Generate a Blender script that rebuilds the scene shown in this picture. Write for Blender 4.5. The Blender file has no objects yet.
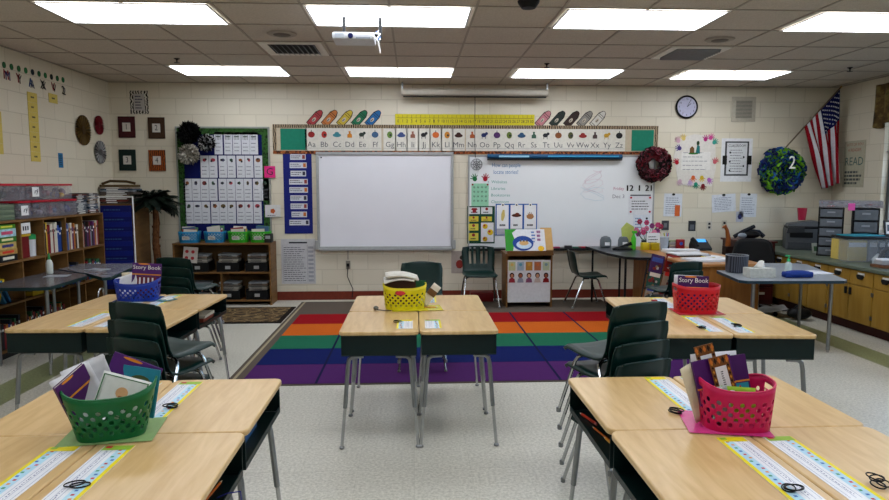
import bpy, bmesh, math, random
from mathutils import Vector, Matrix, Euler
R = math.radians
PI = math.pi
S = bpy.context.scene
COL = S.collection
rnd = random.Random(7)

# ------------------------------------------------------------------ camera, world, sun, exposure
F_PX = 645.0
PITCH = math.atan(65 / F_PX); YAW = math.atan(31.5 / F_PX * math.cos(PITCH))
cam = bpy.data.cameras.new('camera'); camo = bpy.data.objects.new('camera', cam); COL.objects.link(camo)
cam.sensor_fit = 'HORIZONTAL'; cam.sensor_width = 36; cam.lens = F_PX / 889 * 36; cam.clip_start = .05
camo.location = (0, 0, 1.53); camo.rotation_euler = (PI / 2 - PITCH, 0, -YAW)
S.camera = camo
w = bpy.data.worlds.new('world'); S.world = w; w.use_nodes = True
nt = w.node_tree
sky = nt.nodes.new('ShaderNodeTexSky'); sky.sky_type = 'NISHITA'; sky.sun_disc = False
sky.sun_elevation = R(38); sky.sun_rotation = R(200)
nt.links.new(sky.outputs[0], nt.nodes['Background'].inputs[0])
nt.nodes['Background'].inputs[1].default_value = .5
S.view_settings.view_transform = 'Standard'; S.view_settings.look = 'None'
S.view_settings.exposure = 0.95; S.view_settings.gamma = 1
LAMP = 4.6

# ------------------------------------------------------------------ materials
def c(h):
    h = h.lstrip('#'); o = []
    for i in (0, 2, 4):
        v = int(h[i:i + 2], 16) / 255
        o.append(v / 12.92 if v <= .04045 else ((v + .055) / 1.055) ** 2.4)
    return (*o, 1)
MC = {}
def mat(col, rough=.6, metal=0., var=.06, scale=30, bump=0., emit=0., alpha=1., trans=0., stretch=None):
    key = (col, rough, metal, var, scale, bump, emit, alpha, trans, stretch)
    if key in MC: return MC[key]
    m = bpy.data.materials.new('m_' + col.lstrip('#')); m.use_nodes = True
    n = m.node_tree.nodes; l = m.node_tree.links; b = n['Principled BSDF']
    b.inputs['Roughness'].default_value = rough; b.inputs['Metallic'].default_value = metal
    if not metal and not trans: b.inputs['Specular IOR Level'].default_value = .06 if rough >= .8 else .22 if rough >= .5 else .3
    rgb = c(col)
    tc = n.new('ShaderNodeTexCoord'); nz = n.new('ShaderNodeTexNoise'); nz.inputs['Scale'].default_value = scale
    nz.inputs['Detail'].default_value = 3
    if stretch:
        mp = n.new('ShaderNodeMapping'); mp.inputs['Scale'].default_value = stretch
        l.new(tc.outputs['Object'], mp.inputs[0]); l.new(mp.outputs[0], nz.inputs['Vector'])
    else: l.new(tc.outputs['Object'], nz.inputs['Vector'])
    cr = n.new('ShaderNodeValToRGB'); cr.color_ramp.elements[0].position = .3; cr.color_ramp.elements[1].position = .7
    cr.color_ramp.elements[0].color = (*[x * (1 - var) for x in rgb[:3]], 1)
    cr.color_ramp.elements[1].color = (*[min(1, x * (1 + var)) for x in rgb[:3]], 1)
    l.new(nz.outputs['Fac'], cr.inputs[0]); l.new(cr.outputs[0], b.inputs['Base Color'])
    if bump:
        bp = n.new('ShaderNodeBump'); bp.inputs['Strength'].default_value = bump; bp.inputs['Distance'].default_value = .004
        l.new(nz.outputs['Fac'], bp.inputs['Height']); l.new(bp.outputs[0], b.inputs['Normal'])
    if emit:
        b.inputs['Emission Color'].default_value = rgb; b.inputs['Emission Strength'].default_value = emit
    if trans: b.inputs['Transmission Weight'].default_value = trans; b.inputs['IOR'].default_value = 1.1
    if alpha < 1: b.inputs['Alpha'].default_value = alpha
    MC[key] = m; return m
def ramp_mat(name, stops, rough=.6, tex='noise', scale=8, stretch=(1, 1, 1), bump=0, detail=4, interp='LINEAR', dist=0.):
    m = bpy.data.materials.new(name); m.use_nodes = True
    n = m.node_tree.nodes; l = m.node_tree.links; b = n['Principled BSDF']; b.inputs['Roughness'].default_value = rough; b.inputs['Specular IOR Level'].default_value = .5 if rough < .3 else .2
    tc = n.new('ShaderNodeTexCoord'); mp = n.new('ShaderNodeMapping'); mp.inputs['Scale'].default_value = stretch
    l.new(tc.outputs['Object'], mp.inputs[0])
    if tex == 'noise':
        t = n.new('ShaderNodeTexNoise'); t.inputs['Detail'].default_value = detail; t.inputs['Distortion'].default_value = dist; out = t.outputs['Fac']
    elif tex == 'wave':
        t = n.new('ShaderNodeTexWave'); t.inputs['Distortion'].default_value = dist; t.inputs['Detail'].default_value = detail; out = t.outputs['Fac']
    else:
        t = n.new('ShaderNodeTexVoronoi'); out = t.outputs['Distance']
    t.inputs['Scale'].default_value = scale
    l.new(mp.outputs[0], t.inputs['Vector'])
    cr = n.new('ShaderNodeValToRGB'); cr.color_ramp.interpolation = interp
    while len(cr.color_ramp.elements) < len(stops): cr.color_ramp.elements.new(.5)
    for e, (p, h) in zip(cr.color_ramp.elements, stops): e.position = p; e.color = c(h)
    l.new(out, cr.inputs[0]); l.new(cr.outputs[0], b.inputs['Base Color'])
    if bump:
        bp = n.new('ShaderNodeBump'); bp.inputs['Strength'].default_value = bump; bp.inputs['Distance'].default_value = .006
        l.new(out, bp.inputs['Height']); l.new(bp.outputs[0], b.inputs['Normal'])
    return m
def block_wall_mat(axis):
    m = bpy.data.materials.new('painted_block'); m.use_nodes = True
    n = m.node_tree.nodes; l = m.node_tree.links; b = n['Principled BSDF']; b.inputs['Roughness'].default_value = .45
    tc = n.new('ShaderNodeTexCoord'); sp = n.new('ShaderNodeSeparateXYZ'); cb = n.new('ShaderNodeCombineXYZ')
    l.new(tc.outputs['Object'], sp.inputs[0]); l.new(sp.outputs[axis], cb.inputs[0]); l.new(sp.outputs[2], cb.inputs[1])
    br = n.new('ShaderNodeTexBrick'); br.inputs['Scale'].default_value = 1; br.inputs['Brick Width'].default_value = .406
    br.inputs['Row Height'].default_value = .203; br.inputs['Mortar Size'].default_value = .006; br.inputs['Mortar Smooth'].default_value = .4
    br.inputs['Color1'].default_value = c('d2cbb8'); br.inputs['Color2'].default_value = c('cdc5b1'); br.inputs['Mortar'].default_value = c('c0b8a4')
    l.new(cb.outputs[0], br.inputs['Vector']); l.new(br.outputs['Color'], b.inputs['Base Color'])
    nz = n.new('ShaderNodeTexNoise'); nz.inputs['Scale'].default_value = 60; l.new(tc.outputs['Object'], nz.inputs['Vector'])
    mx = n.new('ShaderNodeMath'); mx.operation = 'MULTIPLY_ADD'; mx.inputs[1].default_value = -1.0
    l.new(br.outputs['Fac'], mx.inputs[0]); l.new(nz.outputs['Fac'], mx.inputs[2])
    bp = n.new('ShaderNodeBump'); bp.inputs['Strength'].default_value = .45; bp.inputs['Distance'].default_value = .004
    l.new(mx.outputs[0], bp.inputs['Height']); l.new(bp.outputs[0], b.inputs['Normal'])
    return m
def floor_mat():
    m = bpy.data.materials.new('vinyl_floor'); m.use_nodes = True
    n = m.node_tree.nodes; l = m.node_tree.links; b = n['Principled BSDF']; b.inputs['Roughness'].default_value = .33
    tc = n.new('ShaderNodeTexCoord'); nz = n.new('ShaderNodeTexNoise'); nz.inputs['Scale'].default_value = 60; nz.inputs['Detail'].default_value = 5
    nz.inputs['Roughness'].default_value = .7
    l.new(tc.outputs['Object'], nz.inputs['Vector'])
    def ramp(a, d):
        cr = n.new('ShaderNodeValToRGB'); cr.color_ramp.elements[0].position = .36; cr.color_ramp.elements[1].position = .6
        cr.color_ramp.elements[0].color = c(a); cr.color_ramp.elements[1].color = c(d); l.new(nz.outputs['Fac'], cr.inputs[0]); return cr
    r1 = ramp('adaa9c', 'd4d1c4'); r2 = ramp('6f7652', '8e946c')
    sp = n.new('ShaderNodeSeparateXYZ'); l.new(tc.outputs['Object'], sp.inputs[0])
    def band(x0, hw):
        a = n.new('ShaderNodeMath'); a.operation = 'SUBTRACT'; a.inputs[1].default_value = x0; l.new(sp.outputs[0], a.inputs[0])
        d = n.new('ShaderNodeMath'); d.operation = 'ABSOLUTE'; l.new(a.outputs[0], d.inputs[0])
        e = n.new('ShaderNodeMath'); e.operation = 'LESS_THAN'; e.inputs[1].default_value = hw; l.new(d.outputs[0], e.inputs[0]); return e
    e1 = band(4.13, .15); e2 = band(-3.03, .15)
    ad = n.new('ShaderNodeMath'); ad.operation = 'ADD'; l.new(e1.outputs[0], ad.inputs[0]); l.new(e2.outputs[0], ad.inputs[1])
    mx = n.new('ShaderNodeMix'); mx.data_type = 'RGBA'
    l.new(ad.outputs[0], mx.inputs['Factor']); l.new(r1.outputs[0], mx.inputs['A']); l.new(r2.outputs[0], mx.inputs['B'])
    # faint joints of the vinyl tiles
    br = n.new('ShaderNodeTexBrick'); br.offset = 0; br.inputs['Scale'].default_value = 1; br.inputs['Brick Width'].default_value = .305; br.inputs['Row Height'].default_value = .305
    br.inputs['Mortar Size'].default_value = .0015; br.inputs['Color1'].default_value = (1, 1, 1, 1); br.inputs['Color2'].default_value = (.95, .95, .95, 1); br.inputs['Mortar'].default_value = (.82, .82, .8, 1)
    l.new(tc.outputs['Object'], br.inputs['Vector'])
    mu = n.new('ShaderNodeMix'); mu.data_type = 'RGBA'; mu.blend_type = 'MULTIPLY'; mu.inputs['Factor'].default_value = 1
    l.new(mx.outputs['Result'], mu.inputs['A']); l.new(br.outputs['Color'], mu.inputs['B'])
    l.new(mu.outputs['Result'], b.inputs['Base Color'])
    return m

M_maple = ramp_mat('maple_laminate', [(.25, 'bd9760'), (.5, 'caa974'), (.75, 'd6b685')], .28, 'noise', 3.5, (9, 1.2, 1), detail=8, dist=.6)
M_wood = ramp_mat('shelf_wood', [(.25, '5e4223'), (.5, '72512c'), (.75, '7d5b34')], .45, 'noise', 3, (1, 1, 7), detail=6, dist=.5)
M_oak = ramp_mat('desk_oak', [(.25, '7a4818'), (.5, '8f5a26'), (.75, '9c6730')], .4, 'noise', 3, (6, 6, .8), detail=6, dist=.6)
M_cab = ramp_mat('cabinet_laminate', [(.25, '96712b'), (.5, 'a07b33'), (.75, 'aa863d')], .42, 'noise', 3, (5, 5, .8), detail=6, dist=.4)
M_counter = mat('5d6657', .4, var=.12, scale=120)
M_dgreen = mat('041a1a', .38, var=.08, scale=60)
M_chair = mat('03231f', .34, var=.08, scale=40)
M_chrome = mat('b9bcbe', .2, 1.0)
M_steel = mat('8e9193', .32, .9)
M_dark = mat('17181a', .5)
M_black = mat('08080a', .55)
M_white = mat('e9e9e6', .5)
M_paper = mat('e4e4e6', .75, var=.03)
M_ink = mat('2a2c33', .7)
M_grey = mat('8a8d90', .5)
M_page = mat('d8d0bd', .8, var=.1, scale=200)
M_ceil = ramp_mat('ceiling_tile', [(.3, 'bcb3a6'), (.7, 'cfc7ba')], .9, 'noise', 90, bump=.5, detail=6)
M_tbar = mat('a39b8e', .6)
M_white_wall = mat('e8e6dd', .6)

# ------------------------------------------------------------------ mesh helper
TXT = {}
def text_faces(s):
    if s in TXT: return TXT[s]
    cu = bpy.data.curves.new('txt', 'FONT'); cu.body = s; cu.size = 1; cu.resolution_u = 2; cu.align_x = 'CENTER'; cu.align_y = 'CENTER'
    o = bpy.data.objects.new('txt', cu); COL.objects.link(o)
    bpy.context.view_layer.update()
    me = bpy.data.meshes.new_from_object(o.evaluated_get(bpy.context.evaluated_depsgraph_get()))
    vs = [v.co.copy() for v in me.vertices]; fs = [tuple(p.vertices) for p in me.polygons]
    bpy.data.objects.remove(o); bpy.data.curves.remove(cu); bpy.data.meshes.remove(me)
    TXT[s] = (vs, fs); return TXT[s]
class MB:
    def __init__(s): s.bm = bmesh.new(); s.ms = []; s.T = Matrix()
    def mi(s, m):
        if m not in s.ms: s.ms.append(m)
        return s.ms.index(m)
    def v(s, p): return s.bm.verts.new(s.T @ Vector(p))
    def f(s, vs, m):
        try: f = s.bm.faces.new(vs); f.material_index = s.mi(m); return f
        except ValueError: return None
    def box(s, x0, x1, y0, y1, z0, z1, m, bev=0):
        if x0 > x1: x0, x1 = x1, x0
        if y0 > y1: y0, y1 = y1, y0
        if z0 > z1: z0, z1 = z1, z0
        vs = [s.v((x, y, z)) for x in (x0, x1) for y in (y0, y1) for z in (z0, z1)]
        fs = [s.f([vs[i] for i in q], m) for q in ((0, 1, 3, 2), (4, 6, 7, 5), (0, 4, 5, 1), (2, 3, 7, 6), (0, 2, 6, 4), (1, 5, 7, 3))]
        if bev:
            es = list({e for f in fs for e in f.edges})
            r = bmesh.ops.bevel(s.bm, geom=es, offset=bev, segments=2, affect='EDGES', profile=.5)
            for f in r['faces']: f.material_index = s.mi(m)
        return s
    def quad(s, pts, m): s.f([s.v(p) for p in pts], m); return s
    def prism(s, pts, a, b, m, ax='z'):
        # polygon in the plane across ax, extruded a..b ; ax z: (x,y), ax y: (x,z), ax x: (y,z)
        def mk(p, h): return {'z': (p[0], p[1], h), 'y': (p[0], h, p[1]), 'x': (h, p[0], p[1])}[ax]
        A = [s.v(mk(p, a)) for p in pts]; B = [s.v(mk(p, b)) for p in pts]; n = len(pts)
        s.f(A[::-1], m); s.f(B, m)
        for i in range(n): s.f([A[i], A[(i + 1) % n], B[(i + 1) % n], B[i]], m)
        return s
    def tube(s, pts, r, m, n=8, closed=False):
        P = [Vector(p) for p in pts]; rings = []; N = len(P); prev = None
        rr = r if isinstance(r, (list, tuple)) else [r] * N
        for i, p in enumerate(P):
            if closed: t = (P[(i + 1) % N] - P[i - 1])
            else: t = P[min(i + 1, N - 1)] - P[max(i - 1, 0)]
            t.normalize()
            if prev is None:
                a = Vector((0, 0, 1)) if abs(t.z) < .9 else Vector((1, 0, 0)); u = t.cross(a).normalized()
            else: u = (prev - t * prev.dot(t)).normalized()
            prev = u; w_ = t.cross(u)
            rings.append([s.v(p + (u * math.cos(2 * PI * k / n) + w_ * math.sin(2 * PI * k / n)) * rr[i]) for k in range(n)])
        for i in range(N if closed else N - 1):
            a, b = rings[i], rings[(i + 1) % N]
            for k in range(n): s.f([a[k], a[(k + 1) % n], b[(k + 1) % n], b[k]], m)
        if not closed: s.f(rings[0][::-1], m); s.f(rings[-1], m)
        return s
    def lathe(s, prof, m, cx=0, cy=0, n=20, sx=1, sy=1):
        rings = []
        for r, z in prof:
            rings.append([s.v((cx + sx * max(r, 1e-4) * math.cos(2 * PI * k / n), cy + sy * max(r, 1e-4) * math.sin(2 * PI * k / n), z)) for k in range(n)])
        for a, b in zip(rings, rings[1:]):
            for k in range(n): s.f([a[k], a[(k + 1) % n], b[(k + 1) % n], b[k]], m)
        s.f(rings[0][::-1], m); s.f(rings[-1], m); return s
    def disc(s, cx, cz, rx, rz, y0, y1, m, n=16, rot=0):
        pts = [(cx + rx * math.cos(a) * math.cos(rot) - rz * math.sin(a) * math.sin(rot), cz + rx * math.cos(a) * math.sin(rot) + rz * math.sin(a) * math.cos(rot)) for a in (2 * PI * k / n for k in range(n))]
        return s.prism(pts, y0, y1, m, 'y')
    def ell(s, ce, ra, m, n=12, k=8):
        rings = []
        for j in range(k + 1):
            ph = -PI / 2 + PI * j / k
            rings.append([s.v((ce[0] + ra[0] * max(math.cos(ph), .01) * math.cos(2 * PI * i / n), ce[1] + ra[1] * max(math.cos(ph), .01) * math.sin(2 * PI * i / n), ce[2] + ra[2] * math.sin(ph))) for i in range(n)])
        for a, b in zip(rings, rings[1:]):
            for i in range(n): s.f([a[i], a[(i + 1) % n], b[(i + 1) % n], b[i]], m)
        s.f(rings[0][::-1], m); s.f(rings[-1], m); return s
    def grid(s, fn, nu, nv, m):
        V = [[s.v(fn(i / nu, j / nv)) for j in range(nv + 1)] for i in range(nu + 1)]
        for i in range(nu):
            for j in range(nv): s.f([V[i][j], V[i + 1][j], V[i + 1][j + 1], V[i][j + 1]], m)
        return s
    def text(s, t, x, z, size, m, y=-.004, bold=1., rot=0, flat=False, left_=False):
        # written in the local xz plane, read from -y (flat: in the xy plane, read from above)
        vs, fs = text_faces(t)
        if left_ and vs: x = x - min(v.x for v in vs) * size * bold
        cr, sr = math.cos(rot), math.sin(rot); V = []
        for v in vs:
            a, b = v.x * size * bold, v.y * size; a, b = a * cr - b * sr, a * sr + b * cr
            V.append(s.v((x + a, z + b, y) if flat else (x + a, y, z + b)))
        for f in fs: s.f([V[i] for i in f], m)
        return s
    def lines(s, x0, x1, z0, z1, n, m, y=-.003, h=.3, seed=1, flat=False):
        r = random.Random(seed); st = (z1 - z0) / n
        for i in range(n):
            z = z1 - st * (i + .5); x = x0
            e = x0 + (x1 - x0) * r.uniform(.7, 1)
            while x < e:
                L = (x1 - x0) * r.uniform(.06, .2); xe = min(x + L, e)
                p = [(x, z - st * h / 2), (xe, z - st * h / 2), (xe, z + st * h / 2), (x, z + st * h / 2)]
                s.quad([(a, b, y) if flat else (a, y, b) for a, b in p], m)
                x = xe + (x1 - x0) * .03
        return s
    def build(s, name, parent=None, sharp=35, mods=None):
        me = bpy.data.meshes.new(name); bmesh.ops.recalc_face_normals(s.bm, faces=s.bm.faces); s.bm.to_mesh(me); s.bm.free()
        for m in s.ms: me.materials.append(m)
        for p in me.polygons: p.use_smooth = True
        me.set_sharp_from_angle(angle=R(sharp))
        o = bpy.data.objects.new(name, me); COL.objects.link(o)
        if parent: o.parent = parent
        if mods: mods(o)
        return o
def bevel(wd, seg=2):
    def fn(o):
        b = o.modifiers.new('bevel', 'BEVEL'); b.width = wd; b.segments = seg; b.limit_method = 'ANGLE'; b.angle_limit = R(40)
    return fn
def solid(t, off=0):
    def fn(o):
        b = o.modifiers.new('solid', 'SOLIDIFY'); b.thickness = t; b.offset = off
    return fn
def tag(o, label, cat, group=None, loc=None, rz=None, kind=None):
    if not 4 <= len(label.replace('-', ' ').split()) <= 16: print('LABEL', len(label.split()), label)
    o['label'] = label; o['category'] = cat
    if group: o['group'] = group
    if kind: o['kind'] = kind
    if loc is not None: o.location = loc
    if rz is not None: o.rotation_euler = (0, 0, rz)
    return o
def empty(name, label, cat, group=None, loc=(0, 0, 0), rz=0):
    o = bpy.data.objects.new(name, None); o.empty_display_size = .1; COL.objects.link(o)
    return tag(o, label, cat, group, loc, rz)
def copy_tree(o, parent=None):
    k = o.copy(); COL.objects.link(k); k.parent = parent
    for ch in o.children: copy_tree(ch, k)
    return k
def struct(o): o['kind'] = 'structure'; return o
XL, XR, YF, YB, ZC = -3.88, 5.72, 8.6, -2.4, 2.84
FW = YF - .002      # face of the front wall for things that hang on it
def front(o, x, z, dy=0): o.location = (x, FW - dy, z); return o
def left(o, y, z): o.location = (XL + .002, y, z); o.rotation_euler = (0, 0, PI / 2); return o

# ------------------------------------------------------------------ the room
b = MB(); b.box(XL - .1, XR + .1, YB - .1, YF + .1, -.1, 0, floor_mat()); struct(b.build('floor'))
b = MB(); b.box(XL - .1, XR + .1, YB - .1, YF + .1, ZC, ZC + .1, M_ceil); struct(b.build('ceiling'))
b = MB(); b.box(XL - .1, XR + .1, YF, YF + .12, 0, ZC, block_wall_mat(0)); struct(b.build('wall_front'))
b = MB(); b.box(XL - .1, XR + .1, YB - .12, YB, 0, ZC, block_wall_mat(0)); struct(b.build('wall_back'))
b = MB(); b.box(XL - .12, XL, YB, YF, 0, ZC, block_wall_mat(1)); struct(b.build('wall_left'))
W = [(4.9, 7.66), (1.2, 3.96)]; wz0, wz1 = .92, 2.62
b = MB(); mw = block_wall_mat(1); ys = [YB, 1.2, 3.96, 4.9, 7.66, YF]
for i in range(0, 6, 2): b.box(XR, XR + .2, ys[i], ys[i + 1], 0, ZC, mw)
for a, d in W: b.box(XR, XR + .2, a, d, 0, wz0, mw); b.box(XR, XR + .2, a, d, wz1, ZC, mw)
struct(b.build('wall_right'))
M_glass = mat('dfe8ee', .03, trans=.9, alpha=.25)
M_alum = mat('5b5f63', .4, .6)
for k, (a, d) in enumerate(W):
    o = bpy.data.objects.new('window_%d' % (k + 1), None); COL.objects.link(o); o.location = (XR + .1, (a + d) / 2, wz0); struct(o)
    hw = (d - a) / 2; b = MB()
    for y in (-hw + .03, -hw / 3, hw / 3, hw - .03): b.box(-.03, .03, y - .025, y + .025, .002, wz1 - wz0 - .002, M_alum)
    for z in (.03, .62, wz1 - wz0 - .03): b.box(-.028, .028, -hw + .004, hw - .004, z - .025, z + .025, M_alum)
    b.build('window_frame', o)
    b = MB(); b.box(.034, .038, -hw + .01, hw - .01, .01, wz1 - wz0 - .01, M_glass); b.build('window_pane', o)
    b = MB(); b.box(-.12, -.06, -hw + .004, hw - .004, -.0, .022, M_white_wall); b.build('window_sill', o)
# blinds half down over the window
b = MB(); M_slat = mat('a9aca9', .5)
for i in range(22):
    z = 2.55 - i * .028; b.box(-.02, .02, -1.34, 1.34, z, z + .003, M_slat)
for y in (-1.1, 0, 1.1): b.tube([(0, y, 2.6), (0, y, 1.93)], .002, M_white, 4)
b.box(-.022, .022, -1.35, 1.35, 2.56, 2.6, M_slat); b.box(-.02, .02, -1.34, 1.34, 1.925, 1.94, M_slat)
tag(b.build('window_blind'), 'pale slatted blind half lowered in the right hand window', 'blind', loc=(XR + .03, 6.28, 0))
b = MB(); M_val = ramp_mat('valance_cloth', [(.3, '2d2716'), (.5, '5a4626'), (.62, '7a6a3a'), (.8, '33401e')], .8, 'noise', 9)
def valf(u, v_):
    y = 4.85 + u * 2.92; z = 2.74 - v_ * .5 * (1 + .06 * math.sin(u * 60)); return (XR - .05 - .03 * math.sin(u * 110) * (.3 + v_) - .015, y, z)
b.grid(valf, 120, 6, M_val); tag(b.build('window_valance', mods=solid(.006)), 'gathered dark patterned valance above the right hand window', 'curtain')
# baseboards
M_base = mat('6a2a1c', .4, var=.1)
for nm, bx in (('baseboard_front', (XL + .002, XR - .002, YF - .012, YF - .001)), ('baseboard_left', (XL + .001, XL + .012, YB, YF - .02)), ('baseboard_right', (XR - .012, XR - .001, YB, 2.9))):
    b = MB(); b.box(*bx, .001, .115, M_base); struct(b.build(nm))
# ceiling grid
GX0, GP = -.81, .643; GY0, GQ = 4.88, .6225
b = MB()
xs = [GX0 + GP * k for k in range(-4, 11)]; ysg = [GY0 + GQ * k for k in range(-11, 6)]
for x in xs:
    if XL < x < XR: b.box(x - .009, x + .009, YB + .002, YF - .002, ZC - .006, ZC - .0005, M_tbar)
for y in ysg: b.box(XL + .002, XR - .002, y - .009, y + .009, ZC - .0058, ZC - .0006, M_tbar)
b.box(XL + .001, XR - .001, YF - .025, YF - .002, ZC - .008, ZC - .0005, M_tbar); b.box(XL + .001, XL + .024, YB + .01, YF - .03, ZC - .008, ZC - .0005, M_tbar)
b.box(XR - .024, XR - .001, YB + .01, YF - .03, ZC - .008, ZC - .0005, M_tbar)
struct(b.build('trim_1'))
# troffer lights
def lamp_mat():
    m = bpy.data.materials.new('troffer_diffuser'); m.use_nodes = True; n = m.node_tree.nodes; l = m.node_tree.links
    b_ = n['Principled BSDF']; b_.inputs['Base Color'].default_value = (.8, .8, .8, 1); b_.inputs['Emission Color'].default_value = c('f1f6ff')
    tc = n.new('ShaderNodeTexCoord'); sp = n.new('ShaderNodeSeparateXYZ'); l.new(tc.outputs['Object'], sp.inputs[0])
    ml = n.new('ShaderNodeMath'); ml.operation = 'MULTIPLY'; ml.inputs[1].default_value = 2 * PI / .2; l.new(sp.outputs[1], ml.inputs[0])
    cs = n.new('ShaderNodeMath'); cs.operation = 'COSINE'; l.new(ml.outputs[0], cs.inputs[0])
    ma = n.new('ShaderNodeMath'); ma.operation = 'MULTIPLY_ADD'; ma.inputs[1].default_value = -.12 * LAMP; ma.inputs[2].default_value = LAMP; l.new(cs.outputs[0], ma.inputs[0])
    l.new(ma.outputs[0], b_.inputs['Emission Strength']); return m
ML = lamp_mat(); proto = None
colname = ['far left', 'left centre', 'right centre', 'far right']; rowname = {7.378: 'nearest the front wall', 4.888: 'in the second row from the front wall', 2.398: 'in the third row from the front wall', -.1: 'in the rear row by the back wall'}
for ry, rn in rowname.items():
    for k in range(4):
        x = -2.715 + 1.929 * k + GP + (0, 0, .02, .05)[k] - (.03 if ry == 4.888 else 0); y = ry + .311
        lab = 'long white fluorescent ceiling panel, %s one %s' % (colname[k], rn)
        if proto is None:
            proto = empty('ceiling_light', lab, 'ceiling light', 'fluorescent ceiling panels')
            b = MB(); X, Y = .62, .3
            b.box(-X, X, -Y, -Y + .018, -.012, -.007, M_white); b.box(-X, X, Y - .018, Y, -.012, -.007, M_white)
            b.box(-X, -X + .018, -Y + .018, Y - .018, -.012, -.007, M_white); b.box(X - .018, X, -Y + .018, Y - .018, -.012, -.007, M_white)
            b.build('light_frame', proto)
            b = MB(); b.box(-X + .018, X - .018, -Y + .018, Y - .018, -.011, -.008, ML); b.build('diffuser', proto); o = proto
        else: o = copy_tree(proto); o['label'] = lab
        o.location = (x, y, ZC)
# vents in the ceiling
def ceil_vent(x, y, lab, dirx):
    o = empty('ceiling_vent', lab, 'vent', None, (x, y, ZC)); b = MB(); q = .29
    for a in ((-q, q, -q, -q + .07), (-q, q, q - .07, q), (-q, -q + .07, -q + .07, q - .07), (q - .07, q, -q + .07, q - .07)): b.box(*a, -.014, -.006, M_white_wall)
    b.build('vent_frame', o); b = MB(); b.box(-.22, .22, -.22, .22, -.009, -.007, M_black); b.build('duct_opening', o)
    b = MB()
    for i in range(9):
        t = -.2 + i * .05
        b.quad([(t, -.22, -.01), (t, .22, -.01), (t + .03, .22, -.035), (t + .03, -.22, -.035)] if dirx else [(-.22, t, -.01), (.22, t, -.01), (.22, t + .03, -.035), (-.22, t + .03, -.035)], M_grey)
    b.build('louvre', o, mods=solid(.002)); return o
ceil_vent(-1.13, 6.43, 'square louvred air vent in the ceiling left of the projector', True)
ceil_vent(2.75, 6.43, 'square louvred air vent in the ceiling right of centre', False)
for x, y, lab, m in ((-1.13, 5.82, 'round ceiling speaker grille near the left air vent', M_tbar), (2.77, 5.85, 'round ceiling speaker grille near the right air vent', M_tbar)):
    b = MB(); b.lathe([(.0, -.012), (.11, -.014), (.125, -.009), (.13, -.006)], m, n=28); b.lathe([(.0, -.016), (.07, -.0165), (.075, -.014)], mat('6e675e', .7), n=24)
    tag(b.build('ceiling_speaker'), lab, 'speaker', loc=(x, y, ZC))
b = MB(); b.lathe([(.0, -.06), (.05, -.055), (.075, -.02), (.08, -.006)], M_black, n=20); tag(b.build('ceiling_sensor'), 'small black dome fixed to the ceiling at the top edge', 'sensor', loc=(.83, 4.72, ZC))
for x, y, lab in ((-2.44, 6.98, 'fire sprinkler head on the ceiling at the left'), (1.45, 7.07, 'fire sprinkler head on the ceiling right of the projector screen'), (4.88, 7.14, 'fire sprinkler head on the ceiling near the flag')):
    b = MB(); b.lathe([(.0, -.05), (.03, -.05), (.03, -.046), (.006, -.044), (.008, -.02), (.03, -.008), (.032, -.006)], M_dark, n=14); tag(b.build('sprinkler_head'), lab, 'sprinkler', 'ceiling sprinkler heads', loc=(x, y, ZC))
# cabinets on the right: base units, worktop
CX = 4.6
seg = [(8.57, 7.6), (7.6, 6.89), (6.89, 6.18), (6.18, 5.47), (5.47, 4.76), (4.76, 4.05), (4.05, 3.0)]
desc = ['at the front wall corner', 'second from the front wall', 'third from the front wall, below the clear storage bin', 'fourth from the front wall, below the picture frames', 'fifth from the front wall, at the photo edge', 'sixth from the front wall', 'nearest the camera']
for i, (y1, y0) in enumerate(seg):
    o = empty('base_cabinet', 'yellow wood-grain base cabinet, ' + desc[i], 'cabinet', 'base cabinets along the right wall', (CX, y0, 0))
    L = y1 - y0
    b = MB(); b.box(.02, 1.1, .001, L - .001, .1, .654, M_cab); b.build('cabinet_body', o)
    b = MB(); b.box(.06, 1.1, .001, L - .001, .001, .099, mat('3a1410', .5)); b.build('toe_kick', o)
    for j in (0, 1):
        a, d = j * L / 2 + .006, (j + 1) * L / 2 - .006
        b = MB(); b.box(0, .018, a, d, .5, .648, M_cab); dr = b.build('drawer', o, mods=bevel(.003))
        mid = (a + d) / 2
        b = MB(); b.prism([(mid - .045, .61), (mid + .045, .61), (mid + .045, .585), (mid + .025, .562), (mid - .025, .562), (mid - .045, .585)], -.022, -.001, M_dark, 'x')
        b.box(-.005, -.001, mid - .05, mid + .05, .6, .63, M_white); b.build('drawer_pull', dr, mods=bevel(.004))
        b = MB(); b.box(0, .018, a, d, .11, .49, M_cab); do = b.build('cabinet_door', o, mods=bevel(.003))
        yy = L / 2 + (-.035 if j == 0 else .035)
        b = MB(); b.prism([(yy - .014, .46), (yy + .014, .46), (yy + .014, .385), (yy - .014, .385)], -.02, -.001, M_dark, 'x'); b.build('door_pull', do, mods=bevel(.006))
        hy = a + .004 if j == 0 else d - .004
        for z in (.17, .41): b = MB(); b.box(-.006, -.001, hy - .006, hy + .006, z, z + .04, M_steel); b.build('hinge', do)
b = MB(); b.prism([(4.57, 3.0), (5.715, 3.0), (5.715, 8.594), (4.57, 8.594)], .656, .694, M_counter)
wt = tag(b.build('worktop', mods=bevel(.006)), 'long grey-green worktop over the yellow base cabinets', 'worktop')
b = MB(); b.box(4.6, 5.715, 8.58, 8.596, .696, .78, M_counter); b.build('backsplash', wt)

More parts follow.
